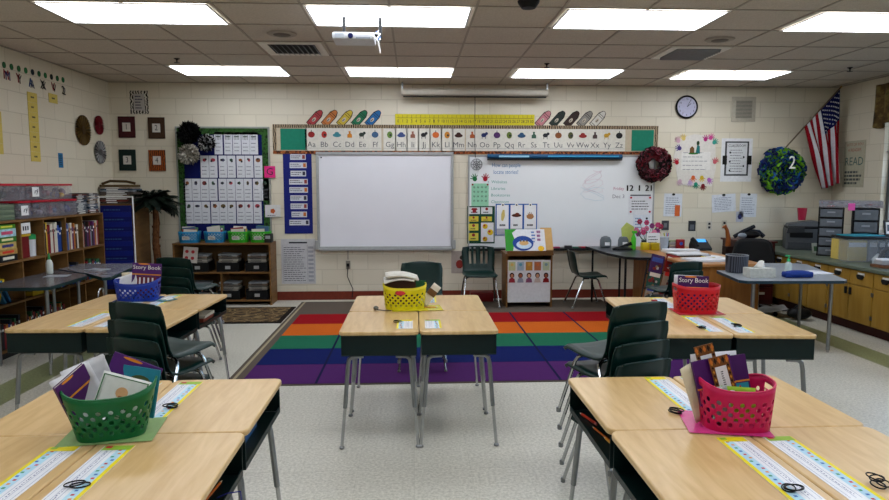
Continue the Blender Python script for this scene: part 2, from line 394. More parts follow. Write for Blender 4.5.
# ------------------------------------------------------------------ rugs
M_navyline = mat('14183a', .95)
o = empty('classroom_rug', 'large rainbow striped classroom rug with grey-brown border', 'rug', loc=(0, 0, 0))
b = MB(); b.box(-1.46, 2.5, 4.86, 8.42, .001, .007, mat('5a5148', .95, var=.12, scale=150, bump=.3)); b.build('rug_border', o)
b = MB(); b.box(-1.43, -1.405, 4.87, 8.41, .0072, .0082, mat('9b9076', .9)); b.build('beige_edging', o)
cols = ['48225a', '111c52', '1f6148', 'bc5b1c', '8a1119']; names = ['purple', 'navy', 'green', 'orange', 'red']
yy = [4.88, 5.42, 5.96, 6.5, 7.04, 7.58]
for i in range(5):
    b = MB(); b.box(-1.34, 2.46, yy[i], yy[i + 1] - .004, .0072, .010, mat(cols[i], .95, var=.14, scale=180, bump=.3)); p = b.build('stripe', o); p['label'] = names[i] + ' stripe'
for x in (-.755, 1.15, 1.8): b = MB(); b.box(x - .01, x + .01, 4.88, 7.576, .0101, .0108, M_navyline); b.build('dividing_line', o)
M_mat1 = ramp_mat('entry_mat', [(.2, '2c2318'), (.42, '6b5435'), (.5, '241c14'), (.56, '8a744f'), (.8, '3a2d1e')], .95, 'voronoi', 9, bump=.2)
o = empty('door_mat', 'brown patterned mat with dark border beside the rainbow rug', 'rug')
b = MB(); b.box(-2.72, -1.475, 7.13, 8.08, .001, .008, mat('211c18', .95)); b.build('mat_border', o)
b = MB(); b.box(-2.66, -1.53, 7.19, 8.03, .0082, .0105, M_mat1); b.build('mat_pile', o)

# ------------------------------------------------------------------ desks
def desk_parts(o, openside):
    # origin at floor centre, top .455 x .61, opening on +x (openside 1) or -x
    w_, d_ = .2275, .3035
    def rr(hw, hd, r, n=5):
        pts = []
        for cx_, cy_, a0 in ((hw - r, hd - r, 0), (-hw + r, hd - r, 90), (-hw + r, -hd + r, 180), (hw - r, -hd + r, 270)):
            for i in range(n + 1): a = R(a0 + 90 * i / n); pts.append((cx_ + r * math.cos(a), cy_ + r * math.sin(a)))
        return pts
    b = MB(); b.prism(rr(w_, d_, .035), .678, .70, M_maple); b.build('desktop', o, mods=bevel(.006, 3))
    s = openside; b = MB(); wi, di = w_ - .012, d_ - .018
    b.box(-wi, wi, -di, di, .556, .560, M_dgreen); b.box(-s * wi, -s * (wi - .004), -di, di, .561, .676, M_dgreen)
    b.box(-wi, wi, -di, -di + .004, .561, .676, M_dgreen); b.box(-wi, wi, di - .004, di, .561, .676, M_dgreen)
    b.box(s * (wi - .006), s * wi, -di + .005, di - .005, .561, .578, M_dgreen)
    b.build('book_box', o)
    for sx in (-1, 1):
        for sy in (-1, 1):
            b = MB(); x0 = sx * .172; y0 = sy * .245
            b.tube([(x0 * .55, y0 * .93, .542), (x0 * .9, y0 * .94, .54), (x0 * 1.02, y0 * .96, .526), (x0 * 1.06, y0 * .97, .49), (sx * .202, y0 * 1.02, .24)], .0125, M_steel, 10)
            b.tube([(sx * .202, y0 * 1.02, .245), (sx * .222, sy * .265, .018)], .0095, M_chrome, 8)
            b.lathe([(.011, .001), (.015, .004), (.015, .014), (.009, .019)], M_steel, cx=sx * .222, cy=sy * .265, n=12)
            b.build('leg', o)
desk_proto = {}
def desk(x, y, rz, side, lab, grp):
    if side not in desk_proto:
        o = empty('student_desk', lab, 'desk', grp); desk_parts(o, side); desk_proto[side] = o
    else: o = copy_tree(desk_proto[side]); o['label'] = lab; o['group'] = grp
    o.location = (x, y, 0); o.rotation_euler = (0, 0, rz); return o
groups = {
 'nearest left': (-1.022, 2.138, 0), 'second left': (-1.895, 4.365, R(-2)), 'middle': (.031, 4.217, 0),
 'second right': (1.832, 4.045, R(-4)), 'nearest right': (1.118, 2.090, 0)}
basket_name = {'nearest left': 'green', 'second left': 'blue', 'middle': 'yellow', 'second right': 'red', 'nearest right': 'pink'}
pos = {}
for g, (gx, gy, rz) in groups.items():
    for sx, wx in ((-1, 'left'), (1, 'right')):
        for sy, wy in ((-1, 'near'), (1, 'far')):
            lx, ly = sx * .2295, sy * .305
            x = gx + lx * math.cos(rz) - ly * math.sin(rz); y = gy + lx * math.sin(rz) + ly * math.cos(rz)
            desk(x, y, rz, sx, 'maple-topped student desk, %s %s one of the four around the %s basket' % (wy, wx, basket_name[g]), 'student desks round the %s basket' % basket_name[g])
            pos[g, sx, sy] = (x, y, rz)
# name strips
M_yel = mat('e2cf1e', .5); M_lblue = mat('a9cfe0', .5); M_red = mat('b3202a', .5); M_lime = mat('8fb53a', .5)
M_sheen = mat('e9eaee', .25, var=.02)
def name_strip(g, sx, sy, ox, oy, edge, lab, flip=1, L=.4):
    x, y, rz = pos[g, sx, sy]; b = MB(); h = L / 2; W_ = .048
    b.box(-W_, W_, -h, h, 0, .0012, M_sheen)
    e = edge
    def q(x0, x1, y0, y1, m, z=.0016): b.quad([(x0, y0, z), (x1, y0, z), (x1, y1, z), (x0, y1, z)], m)
    q(e * (W_ - .013), e * W_, -h, h, M_yel); q(e * (W_ - .042), e * (W_ - .013), -h, h, M_lblue)
    r = random.Random(hash(lab) % 97 if False else len(lab) + int(x * 10))
    for i in range(18):
        yy_ = -h + L * (i + .5) / 18; xx = e * (W_ - .027 + r.uniform(-.007, .007)); s_ = .0048
        q(xx - s_, xx + s_, yy_ - s_, yy_ + s_, mat(('c23038', '2f62a8', '3f8f64', 'e08a3a')[i % 4], .5), .0019)
    for k in (0, 1, 2):
        xx = -e * (.002 + .016 * k) - e * .006
        q(xx - .0007, xx + .0007, -h + .02, h - .02, mat('6f7fa3', .6), .0019)
    yl = -h + .04
    while yl < h - .05:
        dl = r.uniform(.003, .009); xx = -e * .018 + r.uniform(-.002, .002); q(xx - .0016, xx + .0016, yl, yl + dl, mat('5a6288', .6), .002); yl += dl + r.uniform(.003, .008)
    f = flip; q(-W_ + .004, W_ - .004, f * h, f * (h - .035), M_lime if ox < 0 else M_yel, .0021); q(-W_ + .01, -W_ + .03, f * (h - .003), f * (h - .02), M_red if sx > 0 else M_lime, .0023)
    o = b.build('name_strip'); tag(o, lab, 'name tag', 'name strips on the desks')
    o.location = (x + ox, y + oy, .7008); o.rotation_euler = (0, 0, rz); return o
for g in groups:
    bn = basket_name[g]
    for sx, wx in ((-1, 'left'), (1, 'right')):
        for sy, wy in ((-1, 'near'), (1, 'far')):
            oy = -.02 if sy < 0 else .04; ox = -sx * .145
            if g == 'nearest right': oy = {(-1): -.0, 1: .06}[sy]; ox = -sx * .15
            L = .44
            if g == 'middle': L = .24; oy = -.11 if sy < 0 else .1
            name_strip(g, sx, sy, ox, oy, (-1 if sx > 0 and g != 'nearest right' and False else (-sx if False else (1 if sx > 0 else -1))), 'laminated name strip on the %s %s desk beside the %s basket' % (wy, wx, bn), 1, L)
# elastic bands
def bands(x, y, lab, n=3):
    o = empty('wrist_band', lab, 'band', None, (x, y, .7035))
    for k in range(n):
        b = MB(); a = rnd.uniform(0, 3); cx_, cy_ = rnd.uniform(-.01, .01), rnd.uniform(-.012, .012)
        b.tube([(cx_ + .026 * math.cos(t) * math.cos(a) - .017 * math.sin(t) * math.sin(a), cy_ + .026 * math.cos(t) * math.sin(a) + .017 * math.sin(t) * math.cos(a), .002 + .0042 * k) for t in (2 * PI * i / 20 for i in range(20))], .002, M_black, 6, True)
        b.build('loop', o)
    return o
bands(1.03, 1.64, 'tangle of black elastic bands on the strip at the lower right, left of the seam')
bands(1.29, 1.66, 'tangle of black elastic bands on the strip at the right edge', 4)
bands(-.93, 1.76, 'black elastic bands on the near strip right of the green basket', 2)
bands(-.9, 2.39, 'tangle of black elastic bands behind the green basket')
bands(.955, 2.25, 'black elastic bands on the strip left behind the pink basket', 3)
bands(1.669, 3.590, 'small black band pile left of the seam before the red basket')
bands(1.901, 3.648, 'small black band pile right of the seam before the red basket')
bands(-0.106, 3.860, 'small black band pile on the strip below the yellow basket', 2)
# pencils inside desks
def pencil(name, x, y, z, rz, ln, m, lab, r=.004):
    b = MB(); b.tube([(-ln / 2, 0, 0), (ln / 2 - .02, 0, 0)], r, m, 6); b.tube([(ln / 2 - .0199, 0, 0), (ln / 2 - .004, 0, 0)], [r, .001], M_page, 6); b.tube([(-ln / 2 - .01, 0, 0), (-ln / 2, 0, 0)], r, mat('c98080', .6), 6)
    o = b.build(name); return tag(o, lab, 'pencil', None, (x, y, z), rz)
M_orange = mat('d0691f', .45)
pencil('marker_pen', 0.719, 2.567, .5665, R(105), .13, mat('c03a22', .4), 'red marker in the open box of the near right desk group', .006)
pencil('pencil', 0.729, 2.393, .565, R(100), .17, M_orange, 'orange pencil in the open box of the near right desk group')
pencil('pencil', 0.738, 2.297, .565, R(97), .15, mat('e0a030', .4), 'yellow pencil in the open box of the near right desk group')
pencil('pencil', -0.637, 1.988, .565, R(85), .16, M_orange, 'orange pencil in the open box of the near left desk')
pencil('pencil', 0.097, 4.314, .705, R(-4), .15, M_orange, 'orange pencil lying on the desks right of the yellow basket')
b = MB(); b.tube([(0, 0, 0), (.03, -.02, -.03), (.06, -.03, -.035), (.09, 0, -.01), (.08, .03, .015), (.04, .03, .01), (.01, .02, 0)], .002, mat('2c2f8c', .5), 6); tag(b.build('shoe_lace'), 'blue string hanging out of the near left desk', 'string', loc=(-0.618, 1.911, .571))
b = MB(); b.box(-.09, .09, -.12, .12, 0, .03, mat('2e5d8c', .6)); b.box(-.085, .085, -.11, .11, .031, .05, mat('c9c4b2', .7)); tag(b.build('notebook'), 'stack of notebooks inside the far right desk of the near left group', 'notebook', loc=(-0.724, 2.432, .562))
b = MB(); b.box(-.1, .08, -.13, .1, 0, .025, mat('7a3a2a', .6)); b.box(-.085, .085, -.11, .11, .026, .045, mat('c9c4b2', .7)); tag(b.build('notebook'), 'notebooks stacked inside the far right desk by the blue basket', 'notebook', loc=(-1.563, 4.690, .562))

# ------------------------------------------------------------------ stacking chairs
def chair_parts(o, slots=False, shell=M_chair):
    # faces +y ; back top z .62
    prof = [(.185, .325), (.178, .34), (.155, .349), (.08, .345), (0, .338), (-.08, .340), (-.125, .352), (-.152, .385), (-.167, .43), (-.18, .5), (-.192, .56), (-.2, .605), (-.205, .62)]
    wid = [.15, .165, .173, .178, .18, .178, .172, .168, .172, .178, .178, .168, .145]
    n = len(prof); nv = 14; b = MB(); V = []
    for i, ((y, z), w_) in enumerate(zip(prof, wid)):
        row = []
        for j in range(nv + 1):
            u = -1 + 2 * j / nv; e = abs(u)
            if i <= 6: dz = .012 * u * u - (.016 * max(0, e - .9) / .1) ; dy = 0
            else: dz = 0; dy = .03 * u * u - (.02 * max(0, e - .9) / .1)
            if i == 12: dz -= .012 * e ** 3
            row.append(b.v((u * w_, y + dy, z + dz)))
        V.append(row)
    for i in range(n - 1):
        for j in range(nv):
            if slots and i in (8, 9, 10) and j in (3, 5, 8, 10): continue
            b.f([V[i][j], V[i + 1][j], V[i + 1][j + 1], V[i][j + 1]], shell)
    b.build('seat_shell', o, 60, mods=solid(.006, 0))
    for sx in (-1, 1):
        for sy in (1, -1):
            b = MB(); y0 = .07 if sy > 0 else -.07; y1 = .175 if sy > 0 else -.2
            pts = [(sx * .07, y0 * .8, .318), (sx * .125, y0, .317), (sx * .148, y0 * 1.15, .308), (sx * .158, y0 * 1.3, .285), (sx * .19, y1, .012)]
            b.tube(pts, .0095, M_chrome, 8)
            b.lathe([(.012, .001), (.0125, .02), (.0098, .026)], M_steel, cx=sx * .1915, cy=y1 * 1.005, n=10)
            b.build('leg', o)
    b = MB(); b.tube([(-.125, .0, .316), (.125, .0, .316)], .008, M_chrome, 6)
    for sx in (-1, 1): b.tube([(sx * .11, -.075, .3165), (sx * .11, .075, .3165)], .008, M_chrome, 6)
    b.build('seat_frame', o)
cp = {}
def chair(x, y, rz, lab, grp=None, s=1., z=0, slots=False):
    if slots not in cp:
        o = empty('stacking_chair', lab, 'chair', grp); chair_parts(o, slots); cp[slots] = o
    else: o = copy_tree(cp[slots]); o['label'] = lab
    if grp: o['group'] = grp
    elif 'group' in o: del o['group']
    o.location = (x, y, z); o.rotation_euler = (0, 0, rz); o.scale = (s, s, s); return o
order = ['bottom', 'second from bottom', 'middle', 'second from top', 'top']
def stack(x, y, rz, n, where, grp, s=1., p=.079):
    ordn = order if n == 5 else ['bottom', 'second from bottom', 'second from top', 'top'] if n == 4 else ['bottom', 'middle', 'top']
    for k in range(n):
        q = .012 * (k - (n - 1)); # lower chairs sit a little further back
        chair(x - math.sin(rz) * q, y + math.cos(rz) * q, rz, 'dark green chair, %s in the stack %s' % (ordn[k], where), grp, s, p * k)
stack(-1.28, 3.34, R(-25), 5, 'behind the green basket', 'stacked chairs behind the green basket', p=.086)
stack(.995, 3.13, R(24), 5, 'right of the rug', 'stacked chairs before the rug on the right', p=.09)
stack(-1.92, 5.58, R(-20), 5, 'beside the blue basket', 'stacked chairs beside the blue basket')
stack(.07, 5.30, R(180), 4, 'behind the yellow basket', 'stacked chairs behind the yellow basket', p=.086)
stack(2.37, 5.75, R(18), 4, 'behind the red basket', 'stacked chairs behind the red basket')
chair(.84, 8.08, R(180), 'dark green chair with slotted back, standing by the wall left of the book easel', s=1.2, slots=True)
chair(2.2, 8.02, R(-90), 'single dark green chair seen from the side under the whiteboard', s=1.15)
def loop_chair(x, y, rz, lab):
    o = empty('metal_frame_chair', lab, 'chair', 'chrome framed chairs at the left tables', (x, y, 0), rz)
    b = MB(); b.box(-.17, .17, -.17, .17, .36, .385, M_black, .01); b.build('seat', o)
    b = MB(); b.tube([(-.075, -.18, .386), (-.075, -.185, .62), (-.06, -.187, .655), (-.03, -.188, .67), (.03, -.188, .67), (.06, -.187, .655), (.075, -.185, .62), (.075, -.18, .386)], .007, M_chrome, 8); b.build('back_frame', o)
    for sx in (-1, 1):
        for sy in (-1, 1):
            b = MB(); b.tube([(sx * .15, sy * .15, .358), (sx * .17, sy * .17, .004)], .009, M_chrome, 8); b.build('leg', o)
loop_chair(-2.79, 5.42, R(100), 'chrome framed chair at the near dark table on the left')
loop_chair(-2.62, 5.95, R(80), 'chrome framed chair at the far table on the left')
# ------------------------------------------------------------------ baskets, books
def basket(kind, lab, col, x, y, rz, a=.145, b_=.1, h=.12, bump=.03, tap=.8, grp=None, hole=(1, 6), part='basket_shell', holes=True, n=40, K=8, z=.7045, cat='basket', handle=True):
    o = empty(kind, lab, cat, grp, (x, y, z), rz); m = mat(col, .4, var=.04)
    mb = MB(); k = .62
    def SE(th): ct, st = math.cos(th), math.sin(th); return (a * abs(ct) ** k * (1 if ct >= 0 else -1), b_ * abs(st) ** k * (1 if st >= 0 else -1))
    fine = [SE(2 * PI * i / 2000) for i in range(2001)]; acc = [0.]
    for p_, q_ in zip(fine, fine[1:]): acc.append(acc[-1] + math.dist(p_, q_))
    n = 4 * round(acc[-1] / (h / K * 1.08) / 4); ths = []; t_ = 0
    for i in range(n):
        while acc[t_ + 1] < acc[-1] * i / n: t_ += 1
        ths.append(2 * PI * t_ / 2000)
    def P(i, j):
        th = ths[i % n]; ex, ey = SE(th); v_ = j / K
        hh = h + bump * abs(ex / a) ** 3; s_ = tap + (1 - tap) * v_
        return Vector((s_ * ex, s_ * ey, hh * v_))
    V = {}
    for i in range(n):
        for j in range(K + 1): V[i, j] = mb.v(P(i, j))
    e4 = n // 2
    for i in range(n):
        for j in range(K):
            hand = handle and j == K - 2 and (i % e4 in (0, 1, e4 - 1, e4 - 2))
            if hand: continue
            i2 = (i + 1) % n
            if holes and hole[0] <= j < hole[1] and (i + j) % 2 == 0 and (i % e4) not in (0, e4 - 1):
                c4 = [P(i, j), P(i + 1, j), P(i + 1, j + 1), P(i, j + 1)]; ce = sum(c4, Vector()) / 4
                U = (c4[1] + c4[2] - c4[0] - c4[3]) / 4; W_ = (c4[2] + c4[3] - c4[0] - c4[1]) / 4
                ring = []
                for t in range(8):
                    an = -3 * PI / 4 + t * PI / 4; ring.append(mb.v(ce + U * .92 * math.cos(an) + W_ * .92 * math.sin(an)))
                cv = [V[i, j], V[i2, j], V[i2, j + 1], V[i, j + 1]]
                for q in range(4):
                    r0, r1, r2 = ring[2 * q], ring[2 * q + 1], ring[(2 * q + 2) % 8]
                    mb.f([cv[q], cv[(q + 1) % 4], r2, r1, r0], m)
            else: mb.f([V[i, j], V[i2, j], V[i2, j + 1], V[i, j + 1]], m)
    mb.f([V[i, 0] for i in range(n)][::-1], m)
    mb.build(part, o, 50, mods=solid(.0035, 1))
    mb = MB(); mb.tube([P(i, K) + Vector((0, 0, .001)) for i in range(n)], .004, m, 6, True); mb.build('rim', o)
    return o
def book(lab, x, y, z, w_, h_, t, col, rot=(0, 0, 0), cat='book', title=None, tcol='e9e6dc', name='book', grp=None, pages='d8d0bd', art=None, onecol=False):
    # stands upright: cover faces -y, spine on -x
    o = empty(name, lab, cat, grp, (x, y, z)); o.rotation_euler = rot; m = mat(col, .4)
    b = MB(); b.box(-w_ / 2, w_ / 2, -t / 2, -t / 2 + .0015, 0, h_, m); b.box(-w_ / 2, w_ / 2, t / 2 - .0015, t / 2, 0, h_, m); b.box(-w_ / 2, -w_ / 2 + .0015, -t / 2 + .0016, t / 2 - .0016, 0, h_, m)
    if title: b.text(title, 0, h_ * .86 if art else h_ * .7, w_ * .21, mat(tcol, .5), -t / 2 - .0008, 1.0)
    if art: art(b, w_, h_, -t / 2)
    b.build('cover', o)
    b = MB(); b.box(-w_ / 2 + .002, w_ / 2 - .003, -t / 2 + .0018, t / 2 - .0018, .003, h_ - .003, mat(pages, .8)); b.build('pages', o)
    return o
def sheet(lab, x, y, z, w_, h_, col, rot, deco=None, bend=.02, name='paper_sheet', cat='paper'):
    b = MB(); m = mat(col, .7)
    b.grid(lambda u, v_: ((u - .5) * w_, bend * math.sin(u * 2.6) * v_, v_ * h_), 8, 8, m)
    if deco: deco(b, w_, h_)
    o = b.build(name, mods=solid(.0012)); tag(o, lab, cat, None, (x, y, z)); o.rotation_euler = rot; return o
def floor_mat_sheet(lab, x, y, w_, d_, col, rz, name='plastic_mat'):
    b = MB(); b.box(-w_ / 2, w_ / 2, -d_ / 2, d_ / 2, 0, .0012, mat(col, .25, alpha=.85)); return tag(b.build(name), lab, 'mat', None, (x, y, .7031), rz)
def storyart(b, w_, h_, y):
    b.quad([(-w_ * .5, y - .0005, h_ * .62), (w_ * .5, y - .0005, h_ * .62), (w_ * .5, y - .0005, h_ * .66), (-w_ * .5, y - .0005, h_ * .66)], mat('d98a2a', .5))
    b.disc(-w_ * .1, h_ * .97, w_ * .2, h_ * .025, y - .001, y - .0005, mat('e08a2a', .5))
# green basket, near left
gx, gy = -1.02, 2.175
floor_mat_sheet('pale green plastic mat under the green basket', gx + .01, gy - .02, .29, .22, '8fae72', R(8))
basket('storage_basket', 'green oval basket full of workbooks, on the near left desks', '0a5f30', gx + .01, gy - .03, R(18), .14, .11, .145, .028, .72)
book('purple and orange workbook leaning at the left of the green basket', gx - .075, gy - .01, .75, .12, .19, .01, '4c1f5c', (R(6), R(-26), R(66)), art=storyart)
sheet('white loose sheet standing left in the green basket', gx - .035, gy - .045, .75, .13, .185, 'd8d8dc', (R(-8), R(-26), R(15)), name='paper_sheet')
sheet('crumpled grey-white sheet in the middle of the green basket', gx - .02, gy - .01, .75, .14, .2, 'd4d5d8', (R(-4), R(-22), R(8)), bend=.04)
book('purple story workbook standing tallest in the green basket', gx - .0, gy + .02, .745, .17, .2, .008, '4f1f6e', (R(-8), R(22), R(0)), art=storyart, pages='e4e4e4')
def gdeco(b, w_, h_):
    g = mat('2f6b3a', .6)
    for q in ((-.46, .46, .05, .065), (-.46, .46, .93, .945), (-.46, -.445, .05, .945), (.445, .46, .05, .945)):
        b.box(w_ * q[0], w_ * q[1], -.006, -.0045, h_ * q[2], h_ * q[3], g)
    b.disc(0, h_ * .6, w_ * .12, h_ * .13, -.006, -.0045, mat('d8a878', .6)); b.disc(.0, h_ * .45, w_ * .05, h_ * .1, -.006, -.0045, mat('a0522a', .6))
    b.lines(-w_ * .3, w_ * .3, h_ * .15, h_ * .35, 3, M_ink, -.0065)
sheet('white certificate with green border at the front of the green basket', gx + .03, gy - .065, .765, .16, .14, 'dfe2dc', (R(-16), R(16), R(0)), gdeco, bend=0., name='certificate')
book('teal picture book at the back right of the green basket', gx + .065, gy + .02, .745, .13, .165, .008, '2b8aa0', (R(-6), R(8), R(-8)), art=lambda b, w_, h_, y: (b.disc(0, h_ * .7, w_ * .3, h_ * .14, y - .001, y - .0004, mat('4b5a34', .6)), b.disc(.01, h_ * .7, w_ * .14, h_ * .06, y - .0016, y - .001, mat('2b8aa0', .6))))
# pink basket, near right
px, py = 1.098, 2.13
floor_mat_sheet('pink plastic mat under the pink basket', px - .02, py - .0, .27, .22, 'd6428c', R(-12))
basket('storage_basket', 'bright pink oval basket of workbooks on the near right desks', 'c0104e', px + .01, py - .005, R(-6), .12, .1, .14, .02, .9)
book('purple workbook with orange band filling the pink basket', px - .03, py - .01, .735, .14, .2, .012, '4a1763', (R(-10), R(-10), R(4)), art=lambda b, w_, h_, y: (b.box(-w_ / 2, w_ / 2, y - .001, y - .0004, h_ * .5, h_ * .53, mat('d98a2a', .5))))
book('second purple workbook on the right inside the pink basket', px + .035, py + .025, .735, .13, .195, .01, '46155e', (R(-10), R(-8), R(-3)), art=lambda b, w_, h_, y: (b.box(-w_ / 2, w_ / 2, y - .001, y - .0004, h_ * .52, h_ * .55, mat('d98a2a', .5)), b.quad([(-w_ * .2, y - .0012, h_ * .3), (w_ * .45, y - .0012, h_ * .3), (w_ * .45, y - .0012, h_ * .5), (-w_ * .2, y - .0012, h_ * .5)], mat('2a93a8', .5)), b.prism([(w_ * .1, h_ * .32), (w_ * .32, h_ * .32), (w_ * .22, h_ * .47)], y - .002, y - .0014, mat('b3202a', .5), 'y')))
for k, (dx, dy, hh) in enumerate(((-.025, .01, .245), (.0, -.03, .215))):
    b = MB(); b.box(-.034, .034, -.0015, .0015, 0, hh, mat('7a4a22', .5)); b.box(-.02, .02, -.003, -.002, .0, hh - .035, M_paper)
    for i in range(14):
        for sx in (-1, 1): b.disc(sx * .027, .012 + (hh - .02) * i / 14, .0042, .0055, -.003, -.002, mat(('2a1a10', 'c98a2a')[i % 2], .5), 4)
    for i in range(5): b.prism([(-.028 + i * .014, hh - .026), (-.022 + i * .014, hh - .014), (-.028 + i * .014, hh - .002), (-.034 + i * .014, hh - .014)], -.004, -.003, mat(('c9702a', '2a1a10')[i % 2], .5), 'y')
    b.lines(-.004, .006, .06, hh - .05, 14, M_ink, -.0034, .5, 5)
    o = b.build('bookmark_ruler'); tag(o, 'brown and white patterned strip, %s one standing in the pink basket' % ('taller rear' if k == 0 else 'shorter front'), 'bookmark', 'patterned strips in the pink basket', (px + dx + .0, py + dy, .735)); o.rotation_euler = (R(-8), R(-14), 0)
sheet('white sheet behind the books in the pink basket', px - .01, py + .055, .72, .17, .215, 'dcdce2', (R(-8), R(-4), 0), bend=.01)
sheet('cream sheet at the left edge of the pink basket', px - .075, py + .01, .72, .1, .2, 'd9cfb0', (R(-8), R(-16), R(20)), bend=.01)
sheet('lime green folded paper at the front of the pink basket', px + .005, py - .055, .73, .13, .115, '8fb52a', (R(-14), R(6), R(4)), lambda b, w_, h_: (b.disc(-w_ * .2, h_ * .75, .016, .016, -.006, -.004, M_white), b.disc(-w_ * .2, h_ * .75, .009, .009, -.008, -.006, mat('3f5a2a', .5))), bend=.008)
sheet('grey ribbed booklet at the left front of the pink basket', px - .05, py - .06, .73, .07, .118, '9aa5a0', (R(-12), R(-6), R(6)), lambda b, w_, h_: b.lines(-w_ * .4, w_ * .4, h_ * .6, h_, 5, M_white, -.004), bend=.004)
# yellow basket, middle
yx, yyb = -.06, 4.325
floor_mat_sheet('yellow plastic mat under the yellow basket', yx + .08, yyb - .03, .34, .2, 'd6c92a', R(6))
o = basket('storage_basket', 'yellow oval basket heaped with papers on the middle desks', 'd2c412', yx, yyb, R(2), .145, .1, .14, .02, .88)
b = MB(); b.disc(-.03, .115, .035, .018, -.1015, -.0985, mat('a3222c', .4), 20); b.disc(-.03, .115, .03, .014, -.103, -.102, mat('c8323c', .4), 20); b.build('red_sticker', o)
book('brown and green book standing in the yellow basket', yx - .03, yyb - .0, .72, .21, .17, .02, '4a2c24', (R(-4), 0, 0))
book('dark green book at the right of the yellow basket', yx + .07, yyb + .04, .72, .12, .165, .012, '1f5a38', (R(-6), R(5), 0))
for k, (dx, dz, a, w_, col, nm) in enumerate(((-.04, .892, -3, .2, 'd8d6d0', 'white newspaper pad'), (-.02, .914, 6, .22, 'c9c5ba', 'folded grey-white paper'))):
    b = MB(); b.grid(lambda u, v_: ((u - .5) * w_, (v_ - .5) * .15, .018 * math.sin(u * 3.1)), 10, 4, mat(col, .75)); o = b.build('folded_paper', mods=solid(.012)); tag(o, nm + ' lying across the top of the yellow basket', 'paper', None, (yx + dx, yyb, dz)); o.rotation_euler = (R(4), R(a), R(5))
sheet('white and brown card sticking out at the right of the yellow basket', yx + .12, yyb + .0, .72, .06, .17, 'd9cfc0', (0, R(38), 0), lambda b, w_, h_: b.box(-w_ / 2, w_ / 2, -.006, -.0045, h_ * .5, h_ * .75, mat('6a4a2c', .6)), 0, 'card', 'card')
b = MB(); b.ell((0, 0, .016), (.018, .02, .014), mat('5a5a52', .5)); b.tube([(.01, -.01, .006), (.06, -.03, .005), (.1, -.04, .005)], .003, M_dark, 6); tag(b.build('headphone_plug'), 'small dark gadget with a cord left of the yellow basket', 'gadget', loc=(yx - .19, yyb - .08, .7005))
# red basket, second right
rx, ry = 1.855, 4.11
floor_mat_sheet('red plastic mat under the red basket', rx, ry - .02, .3, .22, 'c43a44', R(-3))
basket('storage_basket', 'red oval basket with a story book on the second right desks', 'b8101f', rx, ry, R(-3), .14, .105, .165, .012, .9, K=9, hole=(1, 7))
book('purple story book standing in the red basket', rx - .02, ry, .72, .2, .215, .014, '3f1350', (R(-5), R(2), R(-3)), title='Story Book', art=storyart, pages='e4e0d6')
sheet('white folded sheet behind the story book in the red basket', rx - .03, ry + .05, .72, .2, .212, 'e0dfe2', (R(-6), R(3), 0), bend=.008)
# blue basket, second left
bx, by = -2.0, 4.74
floor_mat_sheet('blue plastic mat under the blue basket', bx, by - .0, .3, .22, '3a62b0', R(4))
basket('storage_basket', 'blue oval basket with a story book on the second left desks', '14308f', bx, by, R(8), .15, .105, .12, .025, .88, K=7, hole=(1, 5))
book('purple story book standing tall in the blue basket', bx + .035, by + .04, .73, .2, .23, .014, '4a1d66', (R(-6), R(4), R(6)), title='Story Book', art=storyart, pages='e4e0d6')
sheet('white sheet fanned out at the left of the blue basket', bx - .055, by, .73, .15, .16, 'dcdcde', (R(-14), R(-20), 0), bend=.02)
book('dark red striped book at the right of the blue basket', bx + .06, by - .02, .72, .13, .15, .01, '6a2030', (R(-6), R(3), 0), art=lambda b, w_, h_, y: [b.box(-w_ * .4 + i * .03, -w_ * .4 + i * .03 + .012, y - .001, y - .0005, h_ * .6, h_ * .95, M_paper) for i in range(4)])
sheet('folded cream card at the back left of the blue basket', bx - .03, by + .05, .73, .2, .17, 'c9bda0', (R(-10), R(-6), 0), bend=.02)
for k, (x, y, a) in enumerate(((-1.775, 4.68, 60), (-2.0, 4.52, 20))):
    b = MB(); b.box(-.06, .06, -.04, .04, 0, .004, mat(('3f7a86', 'b8c8d0')[k], .6)); b.box(-.03, .03, -.03, .03, .005, .012, mat('d8d8d0', .6)); tag(b.build('note_pad'), ('teal note pad right of the blue basket', 'pale note pad in front of the blue basket')[k], 'note pad', loc=(x, y, .7045), rz=R(a))

# ------------------------------------------------------------------ front wall: boards
o = empty('smart_board', 'large blank white interactive board with grey frame', 'whiteboard'); front(o, -.365, 1.32)
M_wb = mat('dadbe2', .25, var=.015, scale=3); M_fr = mat('9da0a0', .4, .3)
b = MB(); b.box(-.865, .865, -.03, -.008, -.6, .6, M_wb); b.build('writing_surface', o)
b = MB()
for q in ((-.9, .9, .6, .64), (-.9, .9, -.64, -.6), (-.9, -.866, -.6, .6), (.866, .9, -.6, .6)): b.box(q[0], q[1], -.045, -.002, q[2], q[3], M_fr)
b.build('frame', o, mods=bevel(.004)); b = MB(); b.box(-.84, -.82, -.032, -.031, .56, .575, M_ink); b.build('corner_mark', o)
b = MB(); b.box(-.88, .88, -.07, -.046, -.655, -.62, M_fr)
for sx in (-1, 1): b.box(sx * .885, sx * .93, -.05, -.01, -.64, -.52, M_fr)
b.build('pen_tray', o, mods=bevel(.004))
WBX = 1.99
o = empty('whiteboard', 'wide whiteboard with handwriting, right of the interactive board', 'whiteboard'); front(o, WBX, 1.30)
b = MB(); b.box(-1.24, 1.24, -.016, -.004, -.6, .6, mat('dcdfe2', .22, var=.015, scale=3))
bl = mat('3a74a8', .6); gr = mat('4f9a90', .6)
b.text('How can people', -.94, .49, .078, bl, -.0175, .74, left_=True); b.text('locate stories?', -.92, .40, .078, bl, -.0175, .74, left_=True)
for i, t in enumerate(('Websites', 'Libraries', 'Bookstores', 'Classroom')):
    b.disc(-.99, .27 - i * .088, .008, .008, -.0177, -.0165, gr, 8); b.text(t, -.95, .27 - i * .088, .055, gr, -.0175, left_=True)
